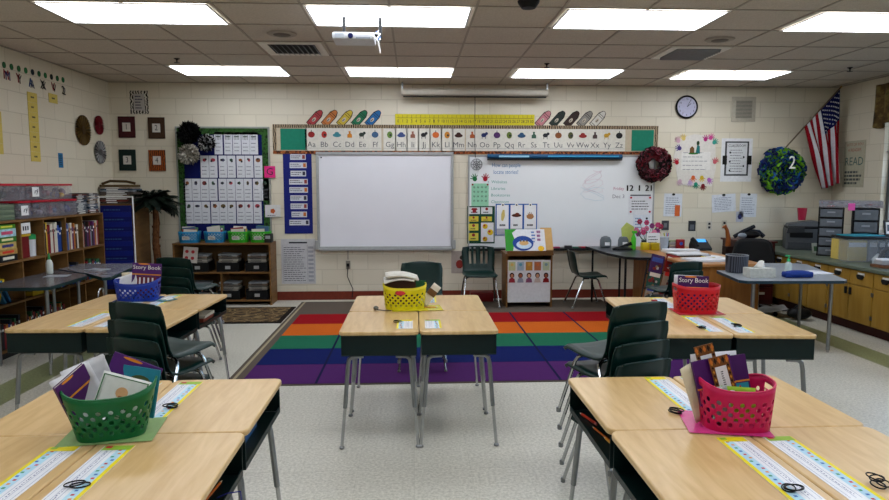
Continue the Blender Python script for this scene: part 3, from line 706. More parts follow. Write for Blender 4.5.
for q in range(3): b.tube([(.42 + .12 * math.sin(t * .9 + q) * (1 + .2 * q), -.0164, .33 - .11 * q + .09 * math.cos(t * .7 + q * 2)) for t in range(14)], .0028, mat(('d0bcc6', 'd4c4cc', 'bccbd6')[q], .6), 4)
b.text('Friday', .77, .18, .06, mat('b06a86', .6), -.0175); b.text('Dec 3', .77, .075, .07, mat('6a6a78', .6), -.0175)
b.build('writing_surface', o); b = MB()
for q in ((-1.26, 1.26, .6, .625), (-1.26, 1.26, -.625, -.6), (-1.26, -1.241, -.6, .6), (1.241, 1.26, -.6, .6)): b.box(q[0], q[1], -.022, -.002, q[2], q[3], M_fr)
b.build('frame', o); b = MB(); b.box(-1.24, 1.24, -.08, -.023, -.645, -.615, M_dark); b.build('marker_tray', o, mods=bevel(.004))
# long blue tube over the whiteboard
o = empty('map_roller', 'long dark blue rolled map tube hanging over the whiteboard', 'map'); front(o, 1.88, 1.905)
b = MB(); b.tube([(-.9, -.055, 0), (.9, -.055, 0)], .032, mat('14496e', .4), 14); b.build('tube', o)
b = MB(); b.box(-.75, -.35, -.088, -.0865, -.012, .012, mat('8fc0d8', .5)); b.box(-.1, .85, -.088, -.0865, -.006, .012, mat('3f93c0', .5)); b.build('label_strip', o)
b = MB(); b.box(-.9, .9, -.075, -.03, -.05, -.036, M_dark); b.build('bottom_rail', o)
# magnets and clutter on the tray
def tray_item(kind, x, w_, h_, col, lab, cat, z=.681):
    b = MB(); b.box(-w_ / 2, w_ / 2, -.02, .02, 0, h_, mat(col, .5), .004); tag(b.build(kind), lab, cat, loc=(x, FW - .052, z + .005))
tray_item('marker_tray_eraser', 2.08, .1, .035, '2c2c30', 'black felt eraser on the whiteboard tray', 'eraser')
tray_item('marker', 1.90, .13, .02, 'a8365a', 'pink marker lying on the whiteboard tray', 'marker')
tray_item('marker', 2.42, .4, .022, 'a3283a', 'long red pointer lying on the whiteboard tray', 'pointer')
tray_item('marker', 2.2, .12, .02, '3c6a58', 'green marker lying on the whiteboard tray', 'marker')
def wmag(x, z, r, col, lab):
    b = MB(); b.disc(0, 0, r, r, -.018, 0, mat(col, .5, var=.3, scale=60), 20); b.disc(0, 0, r * .5, r * .5, -.02, -.019, mat('2a1c10', .5), 16); front(tag(b.build('magnet'), lab, 'magnet'), x, z, .022)
wmag(2.87, .94, .045, '6a4a22', 'round brown magnet low on the whiteboard')
def icons_card(b, x, z, w_, h_, bg, fg, y=-.004, kind=0):
    b.box(x - w_ / 2, x + w_ / 2, y + .001, y + .003, z - h_ / 2, z + h_ / 2, mat(bg, .6)); return b
# green and red hand cut-outs
def hand(b, x, z, s, m, y0=-.004, y1=-.002, flip=1, rot=0):
    b.disc(x, z, .35 * s, .38 * s, y0, y1, m, 12)
    for k, (a, L) in enumerate(((70, .75), (35, .85), (8, .95), (-20, .9), (-48, .75))):
        an = R(90 + a * flip) + rot; c_, s_ = math.cos(an), math.sin(an); ox, oz = x + c_ * .3 * s, z + s_ * .3 * s
        b.prism([(ox - s_ * .08 * s, oz + c_ * .08 * s), (ox + s_ * .08 * s, oz - c_ * .08 * s), (ox + c_ * L * .6 * s + s_ * .05 * s, oz + s_ * L * .6 * s - c_ * .05 * s), (ox + c_ * L * .6 * s - s_ * .05 * s, oz + s_ * L * .6 * s + c_ * .05 * s)], y0, y1, m, 'y')
for x, col, nm, fl in ((.82, '1f6a3c', 'green', 1), (.96, 'a01a2c', 'red', -1)):
    b = MB(); hand(b, 0, 0, .085, mat(col, .6), rot=R(15 * fl)); front(tag(b.build('paper_hand'), nm + ' paper hand on the whiteboard above the mint chart', 'paper hand'), x, 1.61, .018)
b = MB(); b.box(-.115, .115, -.003, 0, -.15, .15, mat('8fc8a8', .6))
for i in range(4): b.text('%d + %d = %d' % (i + 1, 4 - i if i < 4 else 0, 5) if False else '* * * *', 0, .085 - i * .06, .075, M_ink, -.0045)
for sx in (-1, 1): b.disc(sx * .1, .135, .013, .013, -.012, -.004, mat('8a1a2c', .5), 8)
front(tag(b.build('mint_chart'), 'mint green chart held by magnets on the whiteboard left side', 'chart'), .89, 1.40, .018)
# dark green chart
o = empty('rules_chart', 'dark green chart of small cards on the whiteboard lower left', 'chart'); front(o, .905, 1.0, .018)
b = MB(); b.box(-.185, .185, -.003, 0, -.25, .25, mat('12402e', .6)); b.build('backing', o)
for i, (x, z, w_, h_, col) in enumerate(((-.09, .19, .15, .09, 'd0d3d6'), (.075, .19, .15, .09, 'd0d3d6'), (-.1, .08, .13, .07, 'c9b63a'), (.075, .08, .14, .06, 'c9b63a'), (-.1, -.03, .13, .09, 'c9bf4a'), (-.1, -.16, .13, .1, 'c9bf4a'), (.085, -.1, .17, .26, 'd4d2d8'))):
    b = MB(); b.box(x - w_ / 2, x + w_ / 2, -.006, -.004, z - h_ / 2, z + h_ / 2, mat(col, .6))
    if i == 6:
        for q in ((-.03, .08, .035, 'c9a81a'), (.04, 0, .04, 'c9a81a'), (-.03, -.09, .033, 'b8981a')): b.disc(x + q[0], z + q[1], q[2], q[2], -.008, -.006, mat(q[3], .6), 14); b.disc(x + q[0] - .01, z + q[1] + .01, q[2] * .4, q[2] * .4, -.009, -.008, mat('a02a2a', .6), 8)
    else:
        if i == 0: b.prism([(x - .03, z + .035), (x + .03, z + .035), (x + .045, z + .015), (x + .025, z + .005), (x + .025, z - .03), (x - .025, z - .03), (x - .025, z + .005), (x - .045, z + .015)], -.008, -.006, mat('8a1f28', .6), 'y')
        else: b.disc(x, z + h_ * .25, h_ * .22, h_ * .22, -.008, -.006, mat('8a2a2c', .6), 10)
        b.lines(x - w_ * .3, x + w_ * .3, z - h_ * .4, z - h_ * .1, 1, M_ink, -.0075, .5, i)
    b.build('card', o)
# three-panel blue chart
o = empty('three_panel_chart', 'blue bordered chart with three picture cards hung from rings', 'chart'); front(o, 1.38, 1.08, .018)
b = MB(); b.box(-.28, .28, -.003, 0, -.22, .2, mat('1f55a0', .6)); b.build('backing', o)
for i, x in enumerate((-.185, 0, .185)):
    b = MB(); b.box(x - .08, x + .08, -.006, -.004, -.21, .185, M_paper)
    b.disc(x, .185, .022, .022, -.012, -.007, M_white, 14); b.disc(x, .185, .012, .012, -.014, -.012, M_dark, 10)
    if i == 0: b.prism([(x - .02, -.02), (x + .005, -.03), (x + .03, .04), (x + .025, .12), (x, .12), (x - .02, .06)], -.008, -.006, mat('c9b46a', .6), 'y')
    elif i == 1: b.disc(x, .045, .065, .022, -.008, -.006, mat('4a2018', .6), 14); b.disc(x + .01, .06, .03, .022, -.009, -.008, mat('6a3022', .6), 12)
    else: hand(b, x, .03, .07, mat('9a6a48', .6), -.008, -.006); b.disc(x, .03, .05, .035, -.009, -.008, mat('a87850', .6), 12)
    b.lines(x - .04, x + .04, -.1, -.07, 1, M_ink, -.007, .8, i); b.box(x - .078, x + .078, -.0065, -.006, -.205, -.13, mat('a3a3ad', .6)); b.build('picture_card', o)
# date magnets
for t, x in (('12', 2.905), ('1', 3.04), ('21', 3.175)):
    b = MB(); b.text(t, -.003, 0, .11, M_black, -.002, 1.0); b.text(t, .004, 0, .11, M_black, -.003, 1.0); o = b.build('date_number', mods=solid(.004)); front(tag(o, 'black magnetic number %s at the upper right of the whiteboard' % t, 'number', 'black date numbers'), x, 1.485, .02)
b = MB(); b.box(-.16, .16, -.003, 0, -.14, .14, mat('d4d5da', .6)); b.lines(-.12, .12, -.08, .06, 4, M_ink, -.0045, .3, 4); b.box(-.14, .14, -.004, -.003, .115, .13, M_ink)
for sx in (-1, 1):
    for z in (.09, -.1): b.disc(sx * .13, z, .014, .014, -.013, -.004, mat('b01a3a', .5), 8)
front(tag(b.build('daily_sheet'), 'white sheet with four red magnets below the date', 'paper'), 3.06, 1.27, .018)
b = MB(); b.box(-.115, .115, -.003, 0, -.15, .15, mat('cdd3dc', .6)); b.lines(-.09, .0, -.12, .12, 6, mat('5f7fa8', .6), -.0045, .35, 9)
for i in range(4): b.disc(.07, .1 - i * .065, .016, .016, -.0055, -.004, M_ink, 8)
front(tag(b.build('picture_schedule'), 'small white sheet with dark dots low on the whiteboard right', 'paper'), 3.085, .98, .018)
for i, (z, lab) in enumerate(((1.44, 'upper'), )): pass
b = MB(); b.tube([(.085 * math.cos(t), -.012, .085 * math.sin(t)) for t in (2 * PI * i / 20 for i in range(20))], .008, M_grey, 6, True); b.tube([(.05 * math.cos(t), -.012, .05 * math.sin(t)) for t in (2 * PI * i / 20 for i in range(20))], .005, M_grey, 6, True)
for k in range(8): b.tube([(.008 * math.cos(k * PI / 4), -.012, .008 * math.sin(k * PI / 4)), (.085 * math.cos(k * PI / 4), -.012, .085 * math.sin(k * PI / 4))], .004, M_dark, 5)
o = tag(b.build('wire_ornament'), 'round grey wire wheel hanging at the end of the screen cord', 'ornament'); front(o, .84, 1.80, .03); o.scale = (.85, 1, .85)

# ------------------------------------------------------------------ alphabet strip, crayons, number line, screen
M_zeb = ramp_mat('zebra_border', [(.42, '1a1512'), (.5, '6a5a48'), (.58, 'a89478')], .7, 'wave', 14, (1, 1, 1), dist=6)
M_zeb2 = ramp_mat('leopard_border', [(.4, '3a1e12'), (.55, '8a4a28'), (.7, 'a86a3a')], .7, 'noise', 40)
o = empty('alphabet_banner', 'long alphabet banner Aa to Zz with animal print border', 'banner'); front(o, .73, 2.125)
HB = 2.55
b = MB(); b.box(-HB, HB, -.004, 0, -.19, .185, mat('b8ab94', .7)); b.build('backing', o)
b = MB(); b.box(-HB, HB, -.009, -.0045, .145, .19, M_zeb); b.box(-HB, -HB + .05, -.0088, -.0045, -.15, .145, M_zeb); b.box(HB - .05, HB, -.0088, -.0045, -.15, .145, M_zeb); p = b.build('zebra_border', o)
b = MB(); b.box(-HB, HB, -.009, -.0045, -.19, -.15, M_zeb2); b.build('leopard_border', o)
for sx in (-1, 1):
    b = MB(); c0 = -2.28 if sx < 0 else 2.34; w_ = .17 if sx < 0 else .15; b.box(c0 - w_, c0 + w_, -.008, -.005, -.14, .135, mat('12745c', .6)); p = b.build('green_end_panel', o)
b = MB(); b.prism([(-.004, -.1), (-.05, .04), (-.04, .06), (.0, 0), (.03, .05), (.04, .03)], -.0, .003, mat('0f5a3a', .6), 'y'); b.bm.free() if False else b.bm.clear()
def wx(px_): return (px_ - 311) / 75.6   # spacing along the banner in metres from the first letter
cols26 = ['8a1f1f', 'a83228', '3f7f8a', 'c07a24', '2f3a34', '3c5a7a', '5f7f3a', '3a4a7a', '8a5a4a', '1c1c20', 'c0602a', 'b87a2a', '3a1f1a', 'a0522a', '1f2a5a', '4a2a5a', '5a6a2a', '2a4a6a', '3a5a4a', '20242a', '7a4a2a', '4a4a2a', '8a2a2a', '4a3a3a', 'b08a2a', '1a1a1c']
pxs = [311 + 12.5 * i for i in range(6)] + [388 + 11.4 * i for i in range(7)] + [470 + 12.4 * i for i in range(13)]
for i in range(26):
    x = wx(pxs[i]) - 2.05; ch = chr(65 + i); b = MB()
    b.box(x - .082, x + .082, -.008, -.005, -.145, .142, mat('cfccc2', .7))
    b.text(ch + ch.lower(), x, -.07, .1, mat('55565c', .7), -.0095, 1.0); b.box(x - .08, x + .08, -.0086, -.0081, -.118, -.113, mat('9a9aa0', .7))
    m = mat(cols26[i], .6); r = random.Random(i)
    k = i % 5; z = .06
    if k == 0: b.disc(x, z, .045, .04, -.011, -.0085, m, 12); b.box(x - .004, x + .004, -.012, -.0085, z + .03, z + .06, M_ink)
    elif k == 1: b.disc(x, z, .036, .045, -.011, -.0085, m, 10); b.disc(x + .01, z - .005, .015, .015, -.013, -.0112, M_ink, 8)
    elif k == 2: b.disc(x, z - .008, .055, .025, -.011, -.0085, m, 12); b.disc(x, z + .015, .03, .02, -.012, -.0112, m, 10)
    elif k == 3: b.prism([(x - .03, z - .04), (x + .03, z - .04), (x + .03, z), (x + .01, z + .02), (x + .015, z + .045), (x - .015, z + .045), (x - .01, z + .015), (x - .03, z)], -.011, -.0085, m, 'y')
    else: b.disc(x - .01, z, .035, .028, -.011, -.0085, m, 10); b.disc(x + .025, z + .02, .02, .02, -.0125, -.0112, m, 8); b.box(x - .035, x - .028, -.011, -.0085, z - .05, z - .01, m); b.box(x + .01, x + .017, -.011, -.0085, z - .05, z - .01, m)
    b.build('letter_card', o)
def crayon(x, z, col, lab, tan=False):
    b = MB(); m = mat(col, .6); d = mat('221d1c', .6)
    b.prism([(-.125, -.035), (.06, -.035), (.115, -.018), (.125, 0), (.115, .018), (.06, .035), (-.125, .035)], -.004, 0, d, 'y')
    b.prism([(-.118, -.029), (.055, -.029), (.055, .029), (-.118, .029)], -.006, -.0042, m, 'y'); b.prism([(.062, -.027), (.112, -.013), (.118, 0), (.112, .013), (.062, .027)], -.006, -.0042, m, 'y')
    b.box(-.1, -.094, -.0075, -.0062, -.026, .026, d); b.box(.03, .036, -.0075, -.0062, -.026, .026, d); b.disc(-.03, 0, .032, .013, -.009, -.0077, mat('b8ae9c', .6), 12)
    b.lines(-.055, -.005, -.008, .008, 1, M_ink, -.0095, .5)
    o = b.build('paper_crayon'); front(tag(o, lab, 'paper crayon', 'paper crayons above the alphabet banner'), x, z); o.rotation_euler = (0, R(-48), 0); o.scale = (1.02, 1, 1.5)
for i, (px_, col, nm) in enumerate(((315.5, 'a03a3e', 'dark red'), (329.5, 'b8703a', 'orange-brown'), (344, 'c0a83a', 'yellow'), (358, '1f6a4a', 'green'), (371, '1f5f95', 'blue'))):
    crayon(-1.27 + (px_ - 315) / 73.5, 2.40, col, nm + ' paper crayon on the wall left of the number line')
for i, (px_, col, nm) in enumerate(((544, 'b8787e', 'pink'), (558, '24302a', 'black-green'), (572, '33241f', 'dark brown'), (585, '86837c', 'grey'), (598, 'c9c6bd', 'white'))):
    crayon(1.72 + (px_ - 543) / 73.5, 2.405, col, nm + ' paper crayon on the wall right of the number line', col == 'c9c6bd')
b = MB(); b.box(-.92, .92, -.004, 0, -.07, .07, mat('c9bd22', .6))
for i in range(31): b.text(str(i), -.88 + i * .0587, -.022, .058, M_ink, -.0055, .85); b.box(-.881 + i * .0587, -.878 + i * .0587, -.0052, -.0045, .02, .06, M_ink)
b.box(-.9, .9, -.0052, -.0045, .018, .022, M_ink)
front(tag(b.build('number_line'), 'yellow number line strip on the wall below the projector screen', 'number line'), .69, 2.385)
o = empty('projector_screen', 'white rolled projector screen case hanging under the ceiling', 'projector screen', loc=(.8, 8.4, 2.71))
b = MB(); b.tube([(-.94, 0, 0), (.94, 0, 0)], .045, mat('b9b3a6', .45), 16); b.build('case', o)
b = MB(); b.box(-.92, .92, -.02, .02, -.062, -.05, M_black); b.build('slot_bar', o)
for sx in (-1, 1): b = MB(); b.box(sx * .93 - .01, sx * .93 + .01, -.02, .02, .04, .124, M_steel); b.build('ceiling_bracket', o)
b = MB(); b.tube([(0, 0, -.06), (0, .0, -.6), (.02, .12, -.82)], .004, M_dark, 5); b.build('pull_cord', o)

# ------------------------------------------------------------------ projector
o = empty('projector', 'white projector hanging from the ceiling with loose cables', 'projector', loc=(-.45, 5.2, 2.72))
b = MB(); b.box(-.16, .16, -.12, .12, -.085, -.03, mat('c9ccd0', .4), .012); b.build('body', o)
b = MB(); b.disc(-.02, -.06, .02, .02, -.135, -.1205, mat('1c2250', .2), 16)
b.box(-.14, -.07, -.1225, -.1205, -.075, -.04, mat('aab0b8', .5)); b.box(.02, .13, -.1225, -.1205, -.08, -.068, mat('8a9098', .5)); b.build('lens_panel', o)
b = MB(); b.tube([(-.08, 0, -.03), (-.08, 0, .118)], .012, M_dark, 8); b.tube([(.2, .02, -.05), (.2, .02, .118)], .014, M_dark, 8); b.tube([(-.08, 0, -.02), (.2, .02, -.02)], .01, M_dark, 8); b.build('ceiling_mount', o)
b = MB()
for k in range(5): b.tube([(.08 + k * .02, .1, -.03), (.14 + k * .015, .06, .0 + k * .008), (.2, -.02 - k * .01, -.02 - k * .015), (.17 + k * .01, -.08, -.08)], .005, (M_white, M_dark, mat('2f5fa0', .5))[k % 3], 6)
b.tube([(.15, -.12, -.06), (.19, -.13, -.1), (.205, -.13, -.19)], .006, M_white, 6); b.build('cable', o)

# ------------------------------------------------------------------ left part of the front wall
def frame_num(x, z, col, num, lab, tiger=False):
    o = empty('number_picture', lab, 'picture', 'small framed numbers on the wall'); front(o, x, z)
    m = ramp_mat('tiger', [(.45, '1a0f08'), (.52, 'a8521a')], .6, 'wave', 12, (1, 1, 2.5), dist=8, interp='CONSTANT') if tiger else mat(col, .6, var=.25, scale=60)
    b = MB(); b.box(-.105, .105, -.015, 0, -.135, .135, m); b.build('canvas', o)
    b = MB(); b.box(-.05, .05, -.018, -.0155, -.055, .055, mat('c9c4bb', .6)); b.text(num, 0, 0, .1, M_ink, -.0195, .8); b.build('number_label', o)
frame_num(-3.67, 2.27, '3c1218', '1', 'dark maroon square picture numbered 1')
frame_num(-3.295, 2.26, '3a2618', '2', 'brown square picture numbered 2')
frame_num(-3.68, 1.85, '12231f', '3', 'dark green square picture numbered 3')
frame_num(-3.305, 1.845, '', '4', 'tiger striped square picture numbered 4', True)
b = MB(); zm = ramp_mat('zebra', [(.48, '15120f'), (.52, 'c9c4b8')], .6, 'wave', 9, (1, 1, 3), dist=9, interp='CONSTANT'); b.box(-.115, .115, -.006, 0, -.145, .145, zm); b.box(-.07, .07, -.008, -.0062, -.105, .105, mat('a8a4a0', .6)); b.lines(-.05, .05, -.09, .09, 5, mat('3a3550', .6), -.0095, .4)
front(tag(b.build('zebra_sign'), 'zebra striped sign above the four numbered pictures', 'sign'), -3.5, 2.585)
# bulletin board
M_leaf = ramp_mat('leaf_border', [(.35, '12240f'), (.5, '2f5a24'), (.65, '0f1a0c'), (.8, '4a7a34')], .8, 'noise', 28, detail=5)
M_navy = mat('14194f', .8, var=.05)
o = empty('bulletin_board', 'navy bulletin board with a leafy green border', 'bulletin board'); front(o, -2.46, 1.50)
b = MB(); b.box(-.57, .53, -.012, -.002, -.68, .68, M_navy); b.build('backing', o)
b = MB()
for q in ((-.58, .58, .68, .76), (-.58, .58, -.72, -.68), (-.58, -.5, -.68, .68), (.5, .58, -.68, .68)): b.box(q[0], q[1], -.016, -.0125, q[2], q[3], M_leaf)
b.build('leafy_border', o); b = MB()
for q in ((-.6, .6, .76, .78), (-.6, .6, -.74, -.72), (-.6, -.58, -.72, .76), (.58, .6, -.72, .76)): b.box(q[0], q[1], -.02, -.002, q[2], q[3], mat('8a8d88', .5))
b.build('metal_frame', o)
rows = [(2.068, .285, [219.5, 229.5, 238.5, 247.5, 256], 0), (1.767, .285, [204.5, 213.3, 223.3, 232.2, 241.8, 250.6, 260], 0), (1.469, .285, [186, 194.8, 203.6, 212.4, 222.2, 231, 239.8, 248.6, 258, 266.6], 0), (1.171, .285, [186.8, 195.5, 204.2, 213.7, 222.3, 231, 240.4, 249, 258], 0)]
rn = ['top', 'second', 'third', 'bottom']; kk = 0
for ri, (z, hh, xs_, _) in enumerate(rows):
    for ci, px_ in enumerate(xs_):
        x = -3.035 + (px_ - 177.5) / 80.8; b = MB(); r = random.Random(kk); kk += 1
        b.box(-.053, .053, -.002, 0, -hh / 2, hh / 2, mat('c8cad0', .6)); b.box(-.053, -.051, -.003, -.0021, -hh / 2, hh / 2, mat('3a3d55', .6))
        m = mat(('6a2a2a', '2f4a3a', '3a3a52', '7a4a2a', '9a3a4a', '5a4a2a')[r.randrange(6)] if ri else '4a4f4a', .6)
        if ri == 0:
            for q in range(4): b.tube([(-.03 + q * .018, -.003, hh * .15), (-.03 + q * .02, -.003, hh * .38)], .003, m, 4)
            b.disc(0, hh * .3, .035, .008, -.0045, -.002, m, 8)
        else:
            b.disc(0, hh * .3, .024 + r.uniform(-.006, .01), .024 + r.uniform(-.008, .008), -.0045, -.002, m, r.choice((5, 8, 12)))
            b.disc(r.uniform(-.02, .02), hh * .3 + r.uniform(-.02, .02), .014, .014, -.006, -.0046, mat('2a2a2c', .6), 7)
        b.lines(-.035, .035, -hh * .42, hh * .08, 3, mat('70727a', .6), -.0035, .22, kk)
        front(tag(b.build('word_card'), 'picture word card, number %d from left, %s row of the bulletin board' % (ci + 1, rn[ri]), 'card', 'picture word cards on the bulletin board'), x, z, .014)
def pompom(x, z, r_, mats, lab, dy):
    b = MB(); rr_ = random.Random(int(r_ * 1000))
    b.ell((0, 0, 0), (r_ * .6, r_ * .45, r_ * .6), mats[0]); b.tube([(0, 0, 0), (0, dy - .02, 0)], .02, mats[0], 6)
    for k in range(420):
        d = Vector((rr_.gauss(0, 1), -abs(rr_.gauss(0, 1)) + .25, rr_.gauss(0, 1))).normalized(); t = d.cross(Vector((rr_.random(), rr_.random(), rr_.random()))).normalized(); R1 = r_ * rr_.uniform(.82, 1.02); d2 = Vector((d.x, d.y * .75, d.z))
        b.quad([d2 * r_ * .45, d2 * R1 * .8 + t * r_ * .1, d2 * R1, d2 * R1 * .8 - t * r_ * .1], mats[k % len(mats)])
    o = b.build('tissue_pompom', sharp=10); front(tag(o, lab, 'pompom', 'tissue paper pompoms on the bulletin board'), x, z, dy)
pompom(-2.84, 2.19, .165, [M_black, mat('121212', .8)], 'black tissue pompom at the top left of the bulletin board', .15)
pompom(-2.85, 1.92, .15, [mat('a8a49a', .7), mat('d0ccc2', .7), mat('7a766c', .7)], 'silvery white tissue pompom below the black one', .15)
pompom(-2.63, 2.065, .125, [M_black, mat('16161a', .7), mat('b8b8ba', .6)], 'black and white speckled pompom right of the other two', .13)
b = MB(); b.box(-.07, .07, -.003, 0, -.075, .075, mat('d02a78', .5)); b.text('G', 0, 0, .13, M_ink, -.0045); front(tag(b.build('letter_card'), 'bright pink card with letter G on the board edge', 'card'), -1.865, 1.70, .022)
b = MB(); b.box(-.1, .1, -.003, 0, -.08, .08, mat('c9c9c9', .5)); b.disc(0, 0, .035, .035, -.005, -.0035, mat('a8522a', .6), 5); b.lines(-.07, .07, -.07, -.045, 1, M_ink, -.0045); front(tag(b.build('picture_card'), 'small white picture card at the lower right of the bulletin board', 'card'), -1.84, 1.19, .022)
b = MB(); b.box(-.03, .03, -.003, 0, -.04, .04, M_paper); front(tag(b.build('tag_card'), 'tiny white tag at the lower right edge of the bulletin board', 'card'), -1.93, .91, .022)
# navy pocket chart
o = empty('schedule_pocket_chart', 'narrow navy pocket chart with daily cards left of interactive board', 'pocket chart'); front(o, -1.51, 1.43)
b = MB(); b.box(-.185, .185, -.006, 0, -.54, .54, mat('101b6a', .6)); b.build('backing', o)
for i in range(9):
    b = MB(); z = .47 - i * .107; w_ = (.1, .11, .1, .12, .12, .11, .11, .1, .13)[i]; b.box(-w_ + .01, w_ + .01, -.009, -.0065, z - .043, z + .03, mat('c4c6cf', .6)); b.lines(-w_ + .02, w_ - .05, z - .03, z + .02, 2, M_ink, -.01, .35, i)
    b.box(w_ - .035, w_, -.0105, -.0095, z - .03, z + .02, mat(('8a3a3a', 'b8642a', '3a3a4a')[i % 3], .6)); b.build('schedule_card', o)
b = MB(); b.box(-.225, .225, -.003, 0, -.3, .3, mat('b9b9bc', .65)); b.lines(-.19, .1, -.27, .2, 17, mat('55565e', .7), -.0045, .3, 3); b.box(-.12, .12, -.0045, -.0035, .24, .26, M_ink)
for i in range(9): b.box(.13, .2, -.0042, -.0035, -.27 + i * .055, -.24 + i * .055, mat('94959c', .7))
for x in (-.2, .12, .21): b.box(x - .001, x + .001, -.005, -.0045, -.28, .22, M_ink)
front(tag(b.build('wall_chart_sheet'), 'large printed grid sheet on wall below the navy chart', 'poster'), -1.525, .52)
# outlet with cord below smart board
o = empty('wall_outlet', 'wall outlet with a hanging black cord below the interactive board', 'outlet'); front(o, -.87, .47)
b = MB(); b.box(-.03, .03, -.006, 0, -.055, .055, mat('8a8378', .5)); b.build('cover_plate', o); b = MB(); b.box(-.018, .018, -.03, -.0065, -.02, .02, M_dark); b.tube([(0, -.02, -.02), (-.01, -.03, -.15), (.03, -.03, -.25), (.06, -.02, -.32), (.05, -.03, -.44)], .006, M_dark, 6); b.build('plug_cord', o)
b = MB(); b.box(-.01, .01, -.012, 0, -.06, .06, mat('a8a294', .5)); front(tag(b.build('cable_cover'), 'short pale cable cover just below the interactive board', 'cable cover'), -.87, .6)

# ------------------------------------------------------------------ right part of the front wall
o = empty('wall_clock', 'round black rimmed wall clock', 'clock'); front(o, 3.65, 2.565)
b = MB(); b.disc(0, 0, .135, .135, -.025, -.002, mat('b4b4cc', .5), 40); 
for i in range(12):
    a = PI / 2 - (i + 1) * PI / 6; b.text(str(i + 1), .105 * math.cos(a), .105 * math.sin(a), .034, M_ink, -.0265)
b.build('dial', o); b = MB(); b.tube([(.14 * math.cos(t), -.018, .14 * math.sin(t)) for t in (2 * PI * i / 40 for i in range(40))], .014, M_black, 8, True); b.build('rim', o)
for L, a, nm in ((.07, 40, 'hour_hand'), (.1, 62, 'minute_hand')):
    b = MB(); a = R(a); b.tube([(0, -.03, 0), (L * math.cos(a), -.03, L * math.sin(a))], .003, M_black, 5); b.build(nm, o)
o = empty('wall_vent', 'square grey air grille high on the wall right of the clock', 'vent'); front(o, 4.435, 2.54)
b = MB(); b.box(-.165, .165, -.01, 0, -.165, .165, mat('b3ad9d', .5), .003); b.build('vent_frame', o); b = MB()
for i in range(13): b.box(-.11, .11, -.018, -.011, -.115 + i * .018, -.107 + i * .018, mat('6f6c66', .5))
b.build('louvre', o)
def wreath(name, x, z, R_, r_, mats, lab, n, dy, hole=True):
    o = empty(name, lab, 'wreath'); front(o, x, z, dy); b = MB(); rr_ = random.Random(n)
    b.tube([(R_ * math.cos(t), 0, R_ * math.sin(t)) for t in (2 * PI * i / 24 for i in range(24))], r_ * .55, mats[0], 8, True)
    for k in range(n):
        t = rr_.uniform(0, 2 * PI); ph = rr_.uniform(0, 2 * PI); d = Vector((math.cos(t) * math.cos(ph), -abs(math.sin(ph)), math.sin(t) * math.cos(ph))); c0 = Vector((R_ * math.cos(t), 0, R_ * math.sin(t)))
        s_ = r_ * rr_.uniform(.35, .6); p = c0 + d * r_ * rr_.uniform(.55, .85); u = d.cross(Vector((rr_.gauss(0, 1), rr_.gauss(0, 1), rr_.gauss(0, 1)))).normalized(); v_ = d.cross(u)
        m = mats[rr_.randrange(len(mats))]
        V_ = [p + (u * math.cos(q * PI / 3) + v_ * math.sin(q * PI / 3)) * s_ * rr_.uniform(.7, 1.1) + d * s_ * rr_.uniform(-.2, .5) for q in range(6)]
        ce = b.v(p - d * s_ * .3); VV = [b.v(q) for q in V_]
        for q in range(6): b.f([ce, VV[q], VV[(q + 1) % 6]], m)
    b.build('ribbon_loops', o, 10); b = MB()
    for a in (0, 2, 4): b.tube([(R_ * math.cos(a), .0, R_ * math.sin(a)), (R_ * math.cos(a), dy - .001, R_ * math.sin(a))], .012, mats[0], 6)
    b.build('hanger', o); return o
wreath('red_wreath', 3.20, 1.80, .155, .085, [mat('0c0405', .6), mat('4a0a14', .6), mat('6a1622', .6), mat('1a0608', .6), mat('160507', .6), mat('8a4a58', .6)], 'dark red and black ribbon wreath at the whiteboard corner', 520, .09)
o = wreath('blue_wreath', 4.915, 1.715, .175, .14, [mat('08123c', .6), mat('0c2466', .6), mat('134a8a', .6), mat('4f8a14', .6), mat('0a1c4a', .6), mat('0c4a4a', .6), mat('5f9a1c', .6)], 'blue and green ribbon wreath with a white number 2', 700, .15)
b = MB(); b.text('2', .05, .1, .24, M_white, -.16, .8); b.build('number_two', o, mods=solid(.01))
# family poster with handprints
o = empty('handprint_poster', 'white poster with coloured handprints around its text', 'poster'); front(o, 3.80, 1.85)
b = MB(); b.prism([(-.22, -.32), (.24, -.34), (.29, -.1), (.27, .22), (.2, .33), (-.02, .36), (-.24, .3), (-.3, .05), (-.25, -.15)], -.003, 0, mat('d3cfc8', .6), 'y')
b.box(-.19, .21, -.004, -.0032, -.12, .12, mat('dad8d4', .6)); b.lines(-.17, .19, -.14, .14, 5, mat('8a8a90', .6), -.0048, .15, 8)
b.text('Thankful hearts', .01, .0, .05, mat('8a8a94', .6), -.0055) if False else None
hs = [(-.24, .27, 'c9a0b0', 30), (-.17, .3, 'd8c070', 10), (-.22, .17, '4a3a7a', 60), (.13, .29, 'b02a78', -20), (.2, .31, 'c84a90', -40), (.25, .25, '3a9a8a', -60), (-.25, -.02, 'b3142a', 20), (.27, -.01, 'c8606a', -30), (-.2, -.27, 'c9a8b8', 150), (-.06, -.28, 'b8a0c8', 180), (.02, -.31, '1f8a70', 180), (.12, -.33, '7a1a22', 180), (.2, -.25, 'b06ab8', -150), (.1, -.22, 'd0b02a', 180), (-.02, -.22, 'd0602a', 170)]
for x, z, col, a in hs: hand(b, x, z, .075, mat(col, .6), -.0065, -.0035, 1, R(a))
b.prism([(-.08, .1), (-.02, .1), (-.02, .17), (-.05, .2), (-.08, .17)], -.007, -.004, mat('6a4a2a', .6), 'y'); b.prism([(0, .1), (.06, .1), (.055, .2), (.02, .22)], -.007, -.004, mat('1f6a6a', .6), 'y'); b.disc(.03, .24, .02, .03, -.007, -.004, mat('1f3a1f', .6)); b.disc(-.03, .1, .07, .012, -.0075, -.0065, mat('2f6a2a', .6), 10)
